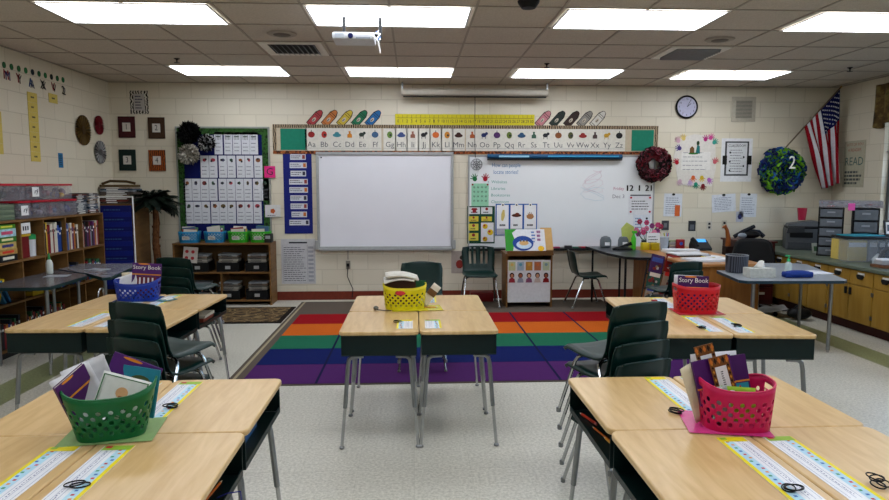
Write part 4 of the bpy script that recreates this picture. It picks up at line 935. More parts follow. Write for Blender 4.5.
b.build('poster_sheet', o)
o = empty('class_rules_poster', 'black and white framed poster on white paper beside the blue wreath', 'poster'); front(o, 4.375, 1.865)
b = MB(); b.box(-.22, .21, -.003, 0, -.29, .29, mat('d6d8dc', .6)); b.box(-.17, .16, -.005, -.0035, -.21, .25, mat('3c3f44', .6)); b.box(-.145, .135, -.007, -.0055, -.19, .23, mat('c9ccd0', .6))
b.text('CLASSROOM', -.005, .19, .05, M_black, -.0085, .85); b.lines(-.1, .1, -.17, .15, 9, mat('44464c', .6), -.008, .2, 12)
for i in range(5): b.disc((-.1, .09)[i % 2], .1 - i * .06, .012, .015, -.009, -.0075, M_ink, 8)
for sx in (-1, 1): b.box(sx * .14, sx * .2, -.008, -.0055, -.06, .06, M_black)
b.build('poster_sheet', o)
def note(x, z, w_, h_, lab, deco=None, rot=0):
    b = MB(); b.box(-w_ / 2, w_ / 2, -.003, 0, -h_ / 2, h_ / 2, mat('cdd2da', .6)); b.lines(-w_ * .4, w_ * .4, -h_ * .4, h_ * .35, 8, mat('8c93a3', .6), -.0042, .35, int(x * 10)); b.disc(0, h_ * .46, .02, .016, -.015, -.004, M_dark, 10)
    if deco: deco(b)
    o = b.build('wall_note'); front(tag(o, lab, 'paper', 'papers pinned under the posters'), x, z); o.rotation_euler = (0, R(rot), 0)
note(3.515, 1.26, .25, .31, 'white note with an orange sticky square under the handprint poster', lambda b: b.box(.03, .1, -.0055, -.0045, -.15, .0, mat('c8602a', .5)), 1)
note(4.22, 1.285, .33, .24, 'wide white note pinned under the framed poster', None, -4)
note(4.56, 1.255, .235, .32, 'tall white note nearest to the blue wreath', None, 1)
b = MB(); b.box(-.05, .05, -.005, 0, -.07, .07, mat('2a2c30', .5)); b.box(-.03, .03, -.007, -.0055, -.05, .02, mat('5a5f68', .5)); front(tag(b.build('wall_switch'), 'black switch plate above the telephone', 'switch'), 3.79, .975)
b = MB(); b.box(-.05, .05, -.005, 0, -.065, .065, mat('3a3c42', .5)); b.box(-.02, .02, -.009, -.0055, -.03, .03, mat('6a6d72', .5)); front(tag(b.build('wall_switch'), 'dark switch plate behind the pink flowers', 'switch'), 3.42, .985)
b = MB(); b.box(-.035, .035, -.005, 0, -.06, .06, mat('b9b2a0', .5)); b.box(-.015, .015, -.008, -.0055, .01, .04, M_ink); b.box(-.015, .015, -.008, -.0055, -.04, -.01, M_ink); front(tag(b.build('wall_outlet'), 'beige double outlet right of the telephone', 'outlet'), 4.24, .99)
b = MB(); b.box(-.035, .035, -.005, 0, -.06, .06, mat('c2beb2', .5)); b.box(-.015, .015, -.008, -.0055, .01, .04, M_ink); b.box(-.015, .015, -.008, -.0055, -.04, -.01, M_ink); front(tag(b.build('wall_outlet'), 'white double outlet left of the beige outlet', 'outlet'), 4.03, .98)
b = MB(); b.box(-.05, .05, -.003, 0, -.07, .07, mat('b0b4c4', .5)); b.disc(0, .0, .03, .04, -.005, -.0035, mat('2a2f5a', .5), 6); front(tag(b.build('picture_card'), 'small blue and white card above the office chair', 'card'), 4.45, 1.10)
# READ poster
o = empty('read_poster', 'poster with large word READ right of the flag', 'poster'); front(o, 5.40, 1.78)
o.location = (XR - .003, 8.17, 1.80); o.rotation_euler = (0, 0, -PI / 2)
b = MB(); b.box(-.2, .2, -.003, 0, -.3, .3, mat('aba792', .65)); b.text('READ', 0, .03, .15, mat('3f5f5a', .6), -.0045, .95)
b.text('LOTS OF YOU', 0, .25, .05, mat('9a4a3a', .6), -.0045); b.text('A READER', .0, .18, .055, mat('9a4a3a', .6), -.0045)
b.lines(-.17, .17, -.27, -.08, 4, mat('4a4f4c', .6), -.0045, .6, 3); b.build('poster_sheet', o)
# flag
def flag():
    o = empty('american_flag', 'United States flag hanging from an angled wall pole', 'flag')
    b = MB(); b.tube([(5.02, 8.56, 2.03), (5.56, 8.30, 2.79)], .009, mat('5a4a30', .4), 8); b.tube([(5.56, 8.30, 2.79), (5.575, 8.293, 2.81)], [.014, .004], mat('b08a3a', .3, .8), 8)
    b.disc(5.01, 2.02, .03, .03, 8.56, 8.597, M_steel, 12); b.build('pole', o)
    p0 = Vector((5.2, 8.47, 2.29)); p1 = Vector((5.545, 8.305, 2.765)); Lf = 1.2
    Mr, Mw, Mb = mat('8a1420', .8), mat('c9c9cf', .8), mat('141a4a', .8)
    nu, nv = 26, 40
    def P(u, v_):   # u across stripes (0 = tip of pole), v along the fly, hanging down with folds
        a = p1.lerp(p0, u); d = v_ * Lf
        # the cloth narrows as it falls
        x = a.x + (5.52 - a.x) * v_ * .62 + .012 * math.sin(u * 17 + v_ * 3) * v_ + .06 * v_
        y = a.y + .045 * math.sin(u * 19 + v_ * 2.2) * min(1, v_ * 2) - .02
        z = a.z - d * (1 - .32 * u)
        return (x + .04 * v_, y, z)
    V = [[b_.v(P(i / nu, j / nv)) for j in range(nv + 1)] for i in range(nu + 1)] if False else None
    b = MB(); V = [[b.v(P(i / nu, j / nv)) for j in range(nv + 1)] for i in range(nu + 1)]
    for i in range(nu):
        for j in range(nv):
            st = i // 2; m = Mb if (i < 14 and j < 13) else (Mr if st % 2 == 0 else Mw); b.f([V[i][j], V[i + 1][j], V[i + 1][j + 1], V[i][j + 1]], m)
    b.build('cloth', o, 60, mods=solid(.002))
    b = MB()
    for r_ in range(9):
        for k in range(6 - r_ % 2):
            u = (r_ + .7) / 9.6 * (14 / 26); v_ = (k + .5 + .5 * (r_ % 2)) / 6.2 * .325; p = Vector(P(u, v_)); s_ = .011
            for sd in (-.006, ):
                b.prism([(p.x + s_ * (1 if q % 2 == 0 else .42) * math.sin(q * PI / 5), p.z + s_ * (1 if q % 2 == 0 else .42) * math.cos(q * PI / 5)) for q in range(10)], p.y - .012, p.y - .004, Mw, 'y')
    b.build('star_field', o)['kind'] = 'stuff'
flag()
# ------------------------------------------------------------------ left wall decorations
def fan(y, z, ry_, rz_, cols_, lab):
    b = MB(); n = 36
    for i in range(n):
        a0, a1 = 2 * PI * i / n, 2 * PI * (i + 1) / n; m = mat(cols_[i % len(cols_)], .6)
        for rr0, rr1 in ((.25, 1),):
            q = [(rr0, a0, .0), (rr1, a0, .0), (rr1, (a0 + a1) / 2, -.02), (rr0, (a0 + a1) / 2, -.01)]; b.quad([(ry_ * r * math.cos(a), -.005 + d, rz_ * r * math.sin(a)) for r, a, d in q], m)
            q = [(rr0, (a0 + a1) / 2, -.01), (rr1, (a0 + a1) / 2, -.02), (rr1, a1, 0), (rr0, a1, 0)]; b.quad([(ry_ * r * math.cos(a), -.005 + d, rz_ * r * math.sin(a)) for r, a, d in q], m)
    b.disc(0, 0, ry_ * .28, rz_ * .28, -.02, -.003, mat(cols_[0], .6), 16)
    left(tag(b.build('paper_fan', sharp=5), lab, 'paper fan'), y, z)
fan(7.88, 2.17, .17, .175, ['3a2a10', '5a4418'], 'large brown and gold round paper fan on the left wall')
fan(8.27, 2.265, .115, .115, ['5a0f18', '7a1a24'], 'small dark red round paper fan on the left wall')
fan(8.27, 1.935, .145, .14, ['4a4a4c', '9a9a98'], 'black and white striped paper fan on the left wall')
M_yc = mat('c8b45c', .7)
def yellow_col(y, z0, n, where):
    for i in range(n):
        b = MB(); b.box(-.085, .085, -.003, 0, -.05, .048, M_yc); b.lines(-.03, .03, -.012, .012, 1, M_ink, -.0042, .7, i)
        left(tag(b.build('word_strip'), 'yellow word strip, number %d from the top %s' % (i + 1, where), 'word card', 'yellow word strips on the left wall'), y, z0 - i * .1)
yellow_col(6.90, 2.42, 7, 'of the long column'); yellow_col(7.29, 2.46, 1, 'beside the long column')
yellow_col(6.29, 2.17, 4, 'of the column at the left photo edge')
b = MB(); b.box(-.045, .045, -.003, 0, -.08, .08, mat('1f6a9a', .6)); b.lines(-.03, .03, -.06, .06, 5, M_ink, -.0042, .4); left(tag(b.build('blue_card'), 'small blue card on the left wall below the paper fans', 'card'), 7.37, 1.80)
for i in range(10):
    b = MB(); b.disc(0, 0, .027, .03, -.004, 0, mat(('1c5a34', '1c5a34', '1c5a34', '1f6a3c', '12202a', '1c5a34', '1f6a3c', '151f22', '1c5a34', '1f6a3c')[i], .6), 14)
    y_, z_ = (6.47 + i * .116, 2.665 + .003 * i)
    left(tag(b.build('paper_dot'), '%s paper dot on the left wall, number %d from left' % ('dark' if i in (4, 7) else 'green', i + 1), 'paper dot', 'paper dots on the left wall'), y_, z_)
for i, (y_, z_, t, c1, c2) in enumerate(((6.49, 2.575, 'M', '8a1a2c', '1f2f6a'), (6.68, 2.572, 'Y', '8a1a2c', '1a1a1c'), (6.89, 2.56, 'A', '1f3f7a', '1a2a4a'), (7.1, 2.575, 'X', '1a1a1c', '2a2a2c'), (7.3, 2.58, 'V', '8a1a2c', '1a1a1c'), (7.5, 2.575, '2', '151518', '2a2a3a'))):
    b = MB(); b.text(t, 0, 0, .13, mat(c1, .6), -.004, .9); b.text(t, .02, -.01, .12, mat(c2, .6), -.007, .9); left(tag(b.build('cut_out_letter', mods=solid(.002)), 'cut-out letter %s under the green dots, number %d from left' % (t, i + 1), 'letter', 'cut-out letters on the left wall'), y_, z_)
# ------------------------------------------------------------------ left bookcase along the left wall
LX = -3.58
o = empty('bookcase', 'long low wooden bookcase along the left wall', 'bookcase')
b = MB(); b.box(XL + .014, XL + .022, 4.4, 7.62, .12, 1.19, M_wood); b.build('back_panel', o)
for z in (.06, .46, .83, 1.195):
    b = MB(); b.box(XL + .024, LX, 4.4, 7.62, z, z + .02, M_wood); b.build('shelf', o)
dv = [4.4, 4.9, 5.4, 6.05, 6.42, 6.82, 7.15, 7.6]
for y in dv:
    for z0, z1 in ((.081, .459), (.481, .829), (.851, 1.194)):
        if y in (4.4, 7.6): continue
        b = MB(); b.box(XL + .024, LX, y, y + .018, z0, z1, M_wood); b.build('divider', o)
for y in (4.38, 7.621): b = MB(); b.box(XL + .024, LX, y, y + .019, .001, 1.215, M_wood); b.build('side_panel', o)
b = MB(); b.box(XL + .05, LX - .02, 4.42, 7.6, .001, .059, M_dark); b.build('plinth', o)
bk = {}
def spine_book(y, z, t, h_, d_, col, lab, grp, tilt=0, x=None):
    # spine towards +x
    key = 'k'
    m = mat(col, .5)
    o = empty('book', lab, 'book', grp, (LX - .03 - d_ / 2 if x is None else x, y, z)); o.rotation_euler = (R(tilt), 0, 0)
    b = MB(); b.box(-d_ / 2, d_ / 2, -t / 2, -t / 2 + .002, 0, h_, m); b.box(-d_ / 2, d_ / 2, t / 2 - .002, t / 2, 0, h_, m); b.box(d_ / 2 - .002, d_ / 2, -t / 2 + .002, t / 2 - .002, 0, h_, m); b.box(d_ / 2, d_ / 2 + .0006, -t / 3, t / 3, h_ * .72, h_ * .8, M_white if col[0] in '0123456' else M_ink); b.build('cover', o)
    b = MB(); b.box(-d_ / 2 + .004, d_ / 2 - .003, -t / 2 + .0025, t / 2 - .0025, .003, h_ - .004, M_page); b.build('pages', o)
CN = {'1c3f8a': 'blue', '7a1a22': 'maroon', 'c9c4b6': 'white', 'c9a63a': 'yellow', '5a2a5a': 'purple', '2a5a3a': 'green', 'a8642a': 'orange', '3a2a20': 'brown', '7f8a94': 'grey', '1a1c24': 'black'}
def fill(y0, y1, z, hmax, seq, where, seed, tilt=True):
    r = random.Random(seed); y = y0 + .004; i = 0; cnt = {}
    while True:
        col = seq[i % len(seq)]; t = r.uniform(.016, .034); h_ = hmax * r.uniform(.74, .97)
        if y + t > y1 - .006: break
        n_ = CN[col]; cnt[n_] = cnt.get(n_, 0) + 1; k = cnt[n_]
        spine_book(y + t / 2, z, t, h_, r.uniform(.17, .22), col, '%s book, %s %s one %s' % (n_, ('first', 'second', 'third', 'fourth', 'fifth', 'sixth', 'seventh')[min(k - 1, 6)], n_, where), 'books in the left bookcase')
        y += t + .002; i += 1
fill(6.44, 6.82, .852, .32, ['1c3f8a', '1c3f8a', '1a1c24', 'c9a63a', '7a1a22', '7a1a22', 'c9c4b6', 'c9c4b6', '7a1a22', 'c9c4b6', 'c9c4b6'], 'from left, upper bay with tall white books', 3)
fill(6.84, 7.15, .852, .3, ['c9c4b6', '3a2a20', '1c3f8a', '7f8a94', 'a8642a', 'c9c4b6', '5a2a5a', 'a8642a', '3a2a20'], 'from left, upper bay past the white books', 4)
fill(7.17, 7.6, .852, .29, ['a8642a', 'c9c4b6', '7a1a22', '1a1c24', '1a1c24', '5a2a5a', '3a2a20', '7a1a22', '7f8a94', '1a1c24', '5a2a5a'], 'from left, upper bay behind the blue chart', 5)
fill(6.84, 7.15, .482, .24, ['1a1c24', '1c3f8a', '1a1c24', '3a2a20', '1c3f8a'], 'from left, middle shelf before the blue chart', 6)
fill(7.17, 7.6, .482, .24, ['2a5a3a', '2a5a3a', '1a1c24', '7a1a22', '3a2a20', '1c3f8a'], 'from left, middle shelf behind the blue chart', 8)
fill(6.44, 6.82, .482, .2, ['2a5a3a', '1a1c24', 'c9a63a', '1c3f8a', 'c9c4b6', '3a2a20', '2a5a3a', '1a1c24'], 'from left, middle shelf beside the yellow box', 9)
fill(5.42, 6.03, .082, .28, ['7a1a22', '2a5a3a', '3a2a20', '1a1c24', '7a1a22', 'a8642a', '1c3f8a', '1a1c24'], 'from left, lowest shelf at photo edge', 10)
fill(6.07, 6.8, .082, .28, ['3a2a20', '7a1a22', '1a1c24', 'a8642a', '2a5a3a'], 'from left, lowest shelf under the yellow box', 11)
# game boxes stacked on the upper left bay
z = .852
for i, (hh, col, nm, dy) in enumerate(((.06, '16181c', 'black', 0), (.05, 'a8874a', 'tan', .01), (.06, 'b8a060', 'straw coloured', -.01), (.05, '2f6a24', 'green', 0), (.07, '9fc4d2', 'pale blue', .0), (.04, '4a8a2a', 'bright green', -.01))):
    for s_, (ya, yb) in enumerate(((5.48, 5.74), (5.77, 6.02))):
        b = MB(); b.box(-.11, .11, ya + dy * .5, yb + dy * .5, 0, hh - .002, mat(col, .5, var=.25, scale=25)); b.box(.1101, .112, ya + .04, yb - .05, hh * .3, hh * .7, mat(('d8d4c4', 'c83a2a', '3a3a7a', 'e0d8a0', 'c04a6a', 'd8d84a')[i], .5))
        tag(b.build('game_box'), '%s game box in the %s stack on the upper left shelf' % (nm, ('left', 'right')[s_]), 'box', 'game boxes stacked in the left bookcase', (LX - .13, 0, z))
    z += hh
b = MB(); b.box(-.1, .1, -.075, .075, 0, .2, mat('6a1418', .5)); tag(b.build('storage_box'), 'dark red box under the white sign in the left bookcase', 'box', loc=(LX - .14, 6.17, .852))
b = MB(); b.box(-.1, .1, -.07, .07, 0, .02, mat('c9a82a', .5), .003); tag(b.build('yellow_folder'), 'yellow folder lying on the dark red box', 'folder', loc=(LX - .13, 6.19, 1.053))
b = MB(); b.box(-.003, .003, -.07, .07, 0, .1, M_paper); b.text('T', 0, 0, .01, M_ink, -.02)
for q in range(3): b.box(.0031, .004, -.05 + q * .035, -.03 + q * .035, .03, .07, M_ink)
tag(b.build('shelf_sign'), 'small white sign with dark figures in the left bookcase', 'sign', loc=(LX - .02, 6.17, 1.08))
o = empty('tub_container', 'white tub with a green lid in the left bookcase', 'container', loc=(LX - .1, 6.34, .852)); b = MB(); b.lathe([(.055, 0), (.06, .15), (.06, .16)], mat('c4c6cc', .4), n=20); b.build('tub', o); b = MB(); b.lathe([(.062, .161), (.062, .2), (.05, .21)], mat('1f8a4a', .4), n=20); b.build('lid', o)
for k, (y, a, col) in enumerate(((5.62, 28, 'c9a81a'), (5.72, 24, 'c9a81a'), (5.9, -30, '2a6a9a'), (5.83, -30, '3a7fae'))):
    spine_book(y, .484, .02, .24, .2, col, ('yellow book leaning right, leftmost on the middle shelf', 'yellow book leaning right, second on the middle shelf', 'blue book leaning left, outer one on the middle shelf', 'blue book leaning left, inner one on the middle shelf')[k], 'leaning books on the left', -a) if True else None
b = MB(); b.box(-.06, .06, -.09, .09, 0, .1, mat('c9a622', .5), .004); b.lines(-.07, .07, .03, .08, 2, M_ink, -.0905); tag(b.build('yellow_box'), 'yellow box on the middle shelf of the left bookcase', 'box', loc=(LX - .08, 6.31, .482))
# glue bottle on left table
# clear bins with red lids on top
M_clear = mat('b8b2bc', .2, alpha=.14); M_rlid = mat('b00e26', .4)
def bin_(x, y, z, L, hh, lab, contents, wd=.22):
    o = empty('storage_bin', lab, 'storage bin', 'clear bins with red lids', (x, y, z)); a, l_ = wd / 2, L / 2
    b = MB(); t = .003
    b.box(-a, a, -l_, l_, 0, t, M_clear); b.box(-a, -a + t, -l_, l_, t, hh, M_clear); b.box(a - t, a, -l_, l_, t, hh, M_clear); b.box(-a + t, a - t, -l_, -l_ + t, t, hh, M_clear); b.box(-a + t, a - t, l_ - t, l_, t, hh, M_clear); b.build('bin', o)
    b = MB(); b.box(-a - .008, a + .008, -l_ - .006, l_ + .006, hh + .001, hh + .02, M_rlid, .004); b.build('lid', o)
    r = random.Random(int(y * 100)); b = MB()
    for k in range(9): b.ell((r.uniform(-a + .05, a - .04), r.uniform(-l_ + .05, l_ - .05), r.uniform(.035, hh - .035)), (.03, .035, .028), mat(contents[k % len(contents)], .6), 8, 5)
    b.build('contents', o)
sp = [(6.17, .2, ['6a6f6a', '3a4f44']), (6.44, .28, ['3a4468', '8a8290', '5a3f4a']), (6.73, .27, ['9a8f8a', '6a3a44', '3a4a68']), (6.99, .22, ['2f3f7a', '6a6f80'])]
for i, (y, L, ct) in enumerate(sp): bin_(-3.71, y, 1.218, L, .145, 'clear bin with red lid, lower layer, number %d from the left' % (i + 1), ct)
sp = [(6.02, .36, ['2a4438', '3a4a40', '6a5f50']), (6.35, .26, ['5a5a62', '8a5f5a']), (6.63, .27, ['8a6a70', '6a6f7a', 'a08088']), (6.90, .24, ['5a5a6a', 'c0a040', '7a6a74'])]
for i, (y, L, ct) in enumerate(sp): bin_(-3.71, y, 1.387, L, .135, 'clear bin with red lid, upper layer, number %d from the left' % (i + 1), ct)
for (y, z, nm) in ((6.17, 1.25, 'lower'), (6.36, 1.42, 'upper')):
    b = MB(); b.box(0, .002, -.055, .055, 0, .09, M_paper); b.tube([(.004, -.02, .03), (.004, -.01, .055), (.004, .01, .06), (.004, .02, .04)], .003, M_ink, 5); b.tube([(.004, .01, .02), (.004, .03, .05), (.004, .03, .07)], .003, M_ink, 5); tag(b.build('bin_label'), 'white picture label on the %s clear bin' % nm, 'label', loc=(-3.597, y, z))
z = 1.217
for i in range(6):
    b = MB(); b.box(-.12, .12, -.16, .16, 0, .022, mat(('5a6a58', '72806a')[i % 2], .6), .003); tag(b.build('green_tray'), 'grey-green tray left of the bins, number %d from bottom' % (i + 1), 'tray', 'grey-green trays on the left bookcase', (-3.72, 5.86, z)); z += .0235
# magazine piles right of the bins
r = random.Random(5); z = 1.217
M_mags = [mat(x, .5, var=.5, scale=40) for x in ('5a5f68', '7a8088', '4a3f3a', '8a7a6a', '35455a', '6a3028')]
for pi_, (y, n_) in enumerate(((7.24, 14), (7.5, 13))):
    z = 1.217
    for i in range(n_):
        t = r.choice((.012, .016, .02)); b = MB(); b.box(-.105, .105, -.115, .115, 0, t, M_mags[r.randrange(6)]); b.box(.1051, .106, -.08, r.uniform(-.02, .08), t * .3, t * .7, M_white)
        tag(b.build('magazine'), 'magazine in the %s pile on left bookcase, number %d from bottom' % (('left', 'right')[pi_], i + 1), 'magazine', 'magazines piled on the left bookcase', (-3.72 + r.uniform(-.01, .01), y + r.uniform(-.008, .008), z), R(r.uniform(-4, 4))); z += t + .0008
# corner bookcase, facing the room, with piles on top
o = empty('corner_bookcase', 'narrow tall wooden bookcase in the left front corner', 'bookcase', loc=(-3.64, 8.26, 0))
b = MB()
for x in (-.215, .195): b.box(x, x + .02, -.14, .3, .001, 1.30, M_wood)
for z in (.08, .5, .9, 1.28): b.box(-.194, .194, -.138, .3, z, z + .018, M_wood)
b.box(-.194, .194, .28, .298, .1, 1.28, M_wood); b.build('carcass', o)
z = 1.303
for i in range(10):
    t = r.choice((.012, .018, .022)); b = MB(); b.box(-.2, .2, -.13, .13, 0, t, M_mags[r.randrange(6)]); b.box(-.12, r.uniform(0, .15), -.131, -.1301, t * .3, t * .8, M_white); tag(b.build('magazine'), 'magazine in the corner bookcase pile, number %d from bottom' % (i + 1), 'magazine', 'magazines on the corner bookcase', (-3.66 + r.uniform(-.01, .01), 8.3, z), R(r.uniform(-3, 3))); z += t + .001
b = MB(); b.tube([(-.2, -.04, .04), (-.1, -.05, .075), (.1, -.05, .07), (.2, -.03, .045)], .016, mat('4a3a28', .8), 8); b.box(-.21, .21, -.1, .1, 0, .03, mat('5a4a34', .8), .008); tag(b.build('woven_basket'), 'flat brown woven basket on top of the corner pile', 'basket', loc=(-3.66, 8.3, z + .001))
# pocket chart stand
o = empty('pocket_chart_stand', 'blue pocket chart hanging on a white metal stand before bookcases', 'pocket chart', loc=(-3.49, 7.78, 0)); o.rotation_euler = (0, 0, R(8))
b = MB()
for sx in (-1, 1): b.tube([(sx * .185, 0, .06), (sx * .185, 0, 1.40)], .008, M_white, 8); b.tube([(sx * .185, -.2, .03), (sx * .185, 0, .08), (sx * .185, .2, .03)], .01, M_white, 8)
b.tube([(-.185, 0, 1.39), (.185, 0, 1.39)], .006, M_white, 8); b.build('stand', o)
b = MB(); bm_ = mat('081258', .6)
b.box(-.17, .17, -.016, -.009, .3, 1.29, bm_)
for i in range(8): b.box(-.165, .165, -.021, -.017, .35 + i * .115, .41 + i * .115, mat('0b1a70', .5)); b.lines(-.13, .1, .42 + i * .115, .45 + i * .115, 1, mat('2c4a7a', .7), -.022, .5, i)
b.build('pocket_sheet', o)
# palm
o = empty('artificial_palm', 'dark artificial palm tree in the left front corner', 'plant', loc=(-3.23, 8.26, 0))
b = MB(); b.lathe([(.11, .001), (.15, .28), (.155, .3), (.13, .29)], mat('3a2618', .7), n=20); b.build('pot', o)
b = MB(); b.tube([(0, 0, .2), (.012, 0, .5), (-.01, 0, .8), (.01, 0, 1.08), (0, 0, 1.3)], [.05, .045, .043, .04, .03], mat('5a3a24', .9, var=.4, scale=40, bump=1), 10)
for k in range(26):
    zz = .3 + k * .035; b.tube([(.04 * math.cos(k * 2.4), .04 * math.sin(k * 2.4), zz), (.05 * math.cos(k * 2.4), .05 * math.sin(k * 2.4), zz + .03)], [.012, .003], mat('4a2e1c', .9), 5)
b.build('trunk', o)
b = MB(); r = random.Random(3); mg = [mat('07120a', .6), mat('0b1a10', .6), mat('040c05', .6)]
for k in range(64):
    az = k * 2.4; el = r.uniform(-.45, 1.3); L = r.uniform(.2, .33); pts = []
    for q in range(8):
        t = q / 7; rr_ = L * t; zz = 1.34 + rr_ * math.sin(el) * .75 - .09 * t * t; pts.append(Vector((rr_ * math.cos(el) * math.cos(az) * 1.0 if abs(el) < 1.5 else 0, min(rr_ * math.cos(el) * math.sin(az), .3), zz)))
    b.tube(pts, .004, mg[0], 4)
    for q in range(1, 8):
        p = pts[q]; dr = (pts[q] - pts[q - 1]).normalized(); sd = dr.cross(Vector((0, 0, 1))).normalized()
        for s_ in (-1, 1):
            for e_ in (0, .5):
                p2 = p - dr * e_ * L / 7; tip = p2 + sd * s_ * .08 + dr * .05 - Vector((0, 0, .03)); 
                if tip.y > .325: tip.y = .325
                b.quad([p2 - dr * .01, p2 + dr * .022 + sd * s_ * .035, tip, p2 - dr * .012 + sd * s_ * .04], mg[q % 3])
b.build('frond', o, 10)
# ------------------------------------------------------------------ front bookcase with bins
o = empty('low_bookcase', 'low open wooden bookcase below the bulletin board', 'bookcase', loc=(-2.42, 8.24, 0))
b = MB(); W2, T2 = .61, .8
for x in (-W2, W2 - .022, ): b.box(x, x + .022, 0, .34, .001, T2 - .022, M_wood)
b.box(-W2, W2, -.01, .34, T2 - .021, T2, M_wood); b.box(-W2 + .023, W2 - .023, .325, .338, .03, T2 - .022, mat('5f4628', .6))
b.build('carcass', o)
for z in (.05, .41): b = MB(); b.box(-W2 + .023, W2 - .023, 0, .324, z, z + .018, M_wood); b.build('shelf', o)
b = MB(); b.box(-.03, -.012, .01, .324, .069, .409, M_wood); b.build('divider', o)
def black_bin(x, z, lab, wd=.26, top=True, seed=0):
    o = empty('book_bin', lab, 'bin', 'black book bins in the low bookcase', (x, 8.27, z)); b = MB(); t = .004; a = wd / 2
    b.box(-a, a, 0, .25, 0, t, M_black); b.box(-a, a, 0, t, t, .115, M_black); b.box(-a, a, .246, .25, t, .14, M_black); b.box(-a, -a + t, t, .246, t, .13, M_black); b.box(a - t, a, t, .246, t, .13, M_black); b.build('bin', o)
    b = MB(); b.box(-.032, .032, -.003, -.0005, .035, .075, mat('9a9a98', .5)); b.build('label_card', o)
    r = random.Random(seed); 
    for i in range(5):
        b = MB(); cc = ('8f8a80', 'aaa69a', '6a675f', '7a6a5a', '9aa0a4')[i % 5]; b.box(-wd * .42, wd * .42, -.1, .1, -.009, .009, mat(cc, .6)); b.box(-wd * .3, wd * .2, -.1012, -.1002, -.004, .004, M_ink)
        k = tag(b.build('booklet'), 'grey booklet in the %s, number %d from bottom' % (lab.split(',')[-1].strip(), i + 1), 'booklet', 'booklets in the black bins', (x + r.uniform(-.008, .008), 8.40, z + .125 + .021 * i)); k.rotation_euler = (R(r.uniform(-2, 2)), R(r.uniform(-3, 3)), R(r.uniform(-4, 4)))
for i, (x, nm) in enumerate(((-2.74, 'left'), (-2.36, 'middle'), (-2.0, 'right'))):
    for z, rw in ((.43, 'upper'), (.07, 'lower')): black_bin(x, z, 'black plastic book bin, %s bin of %s shelf' % (nm, rw), .28, seed=i)
b = MB(); b.box(-.09, .09, -.003, .003, 0, .2, mat('b8b0a8', .6)); 
for q in ((-.045, .14), (.03, .14), (-.045, .06), (.03, .06)): b.disc(q[0], q[1], .022, .022, -.006, -.0035, mat('a02a30', .6), 10)
k = tag(b.build('fact_card'), 'white card with red shapes leaning at the left of the low bookcase', 'card', loc=(-2.83, 8.262, .55)); k.rotation_euler = (R(-6), R(5), 0)
def small_basket(x, col, lab, seed):
    basket('book_basket', lab, col, x, 8.36, 0, .13, .11, .135, .0, .88, grp='baskets on the low bookcase', hole=(2, 7), z=.803, n=32, handle=False)
    r = random.Random(seed)
    for i in range(6):
        cc = ('c8c4b8', '8a3a3a', '3a5a7a', 'b89a4a', 'd8d4cc', '4a7a5a')[i]; hh = r.uniform(.15, .2)
        k = book('thin %s book in the %s' % (('cream', 'red', 'blue', 'tan', 'white', 'green')[i], lab.split(' basket')[0] + ' basket on the low bookcase'), x - .0 + r.uniform(-.02, .02), 8.30 + i * .021, .812, .16, hh, .01, cc, (R(-3), R(r.uniform(-8, 8)), 0), grp='books in the bookcase baskets')
    b = MB(); b.box(-.045, .045, -.004, 0, -.022, .022, mat('b8b8b0', .5)); b.lines(-.035, .035, -.015, .015, 2, M_ink, -.005); tag(b.build('basket_label'), 'white label tag on the %s' % (lab.split(' basket')[0] + ' basket'), 'label', 'labels on the bookcase baskets', (x - .01, 8.36 - .116, .865))
small_basket(-2.85, '1d78a8', 'first blue basket on the low bookcase, leftmost', 1); small_basket(-2.53, '1d78a8', 'second blue basket on the low bookcase', 2)
small_basket(-2.23, '2f9a1f', 'left green basket on the low bookcase', 3); small_basket(-1.955, '2f9a1f', 'right green basket on the low bookcase', 4)
b = MB(); b.box(-.045, .045, -.06, .06, 0, .11, mat('22241f', .6), .004); b.box(-.03, .03, -.062, -.0605, .05, .09, M_grey); tag(b.build('card_box'), 'small dark box at the right end of the low bookcase', 'box', loc=(-1.84, 8.2 + .1, .802))

# ------------------------------------------------------------------ left tables
def poly_table(name, pts, z, mtop, medge, legs, lab, cat='table', t=.03, legm=M_steel, lr=.016):
    o = empty(name, lab, cat, None, (pts[0][0], pts[0][1], 0)); ox, oy = pts[0]; P = [(x - ox, y - oy) for x, y in pts]
    b = MB(); b.prism(P, z - .002, z, mtop); b.build('tabletop', o)
    b = MB(); b.prism(P, z - t, z - .0022, medge); b.build('edge_band', o)
    for x, y in legs:
        b = MB(); b.tube([(x - ox, y - oy, z - t - .001), (x - ox, y - oy, .02)], lr, legm, 10); b.tube([(x - ox, y - oy, .3), (x - ox, y - oy, .001)], lr * .75, M_chrome, 10); b.build('leg', o)
    return o
M_ttop = mat('5c5a5e', .22, var=.06, scale=12); M_ttop2 = mat('7f8088', .2, var=.06, scale=12); M_tedge = mat('0e2a2c', .4)
poly_table('activity_table', [(-3.56, 5.42), (-3.1, 5.42), (-3.02, 5.46), (-3.04, 6.12), (-3.1, 6.2), (-3.56, 6.55)], .69, M_ttop, M_tedge, [(-3.1, 5.55), (-3.5, 5.52), (-3.48, 6.35)], 'dark grey activity table nearest on the left before the bookcase')
poly_table('activity_table', [(-3.08, 6.24), (-2.84, 5.98), (-2.78, 6.02), (-2.93, 7.0), (-2.98, 7.05), (-3.56, 7.05), (-3.56, 6.60)], .69, M_ttop2, M_tedge, [(-2.92, 6.2), (-3.5, 6.85), (-3.02, 6.9)], 'glossy light grey activity table beyond the dark one on the left')
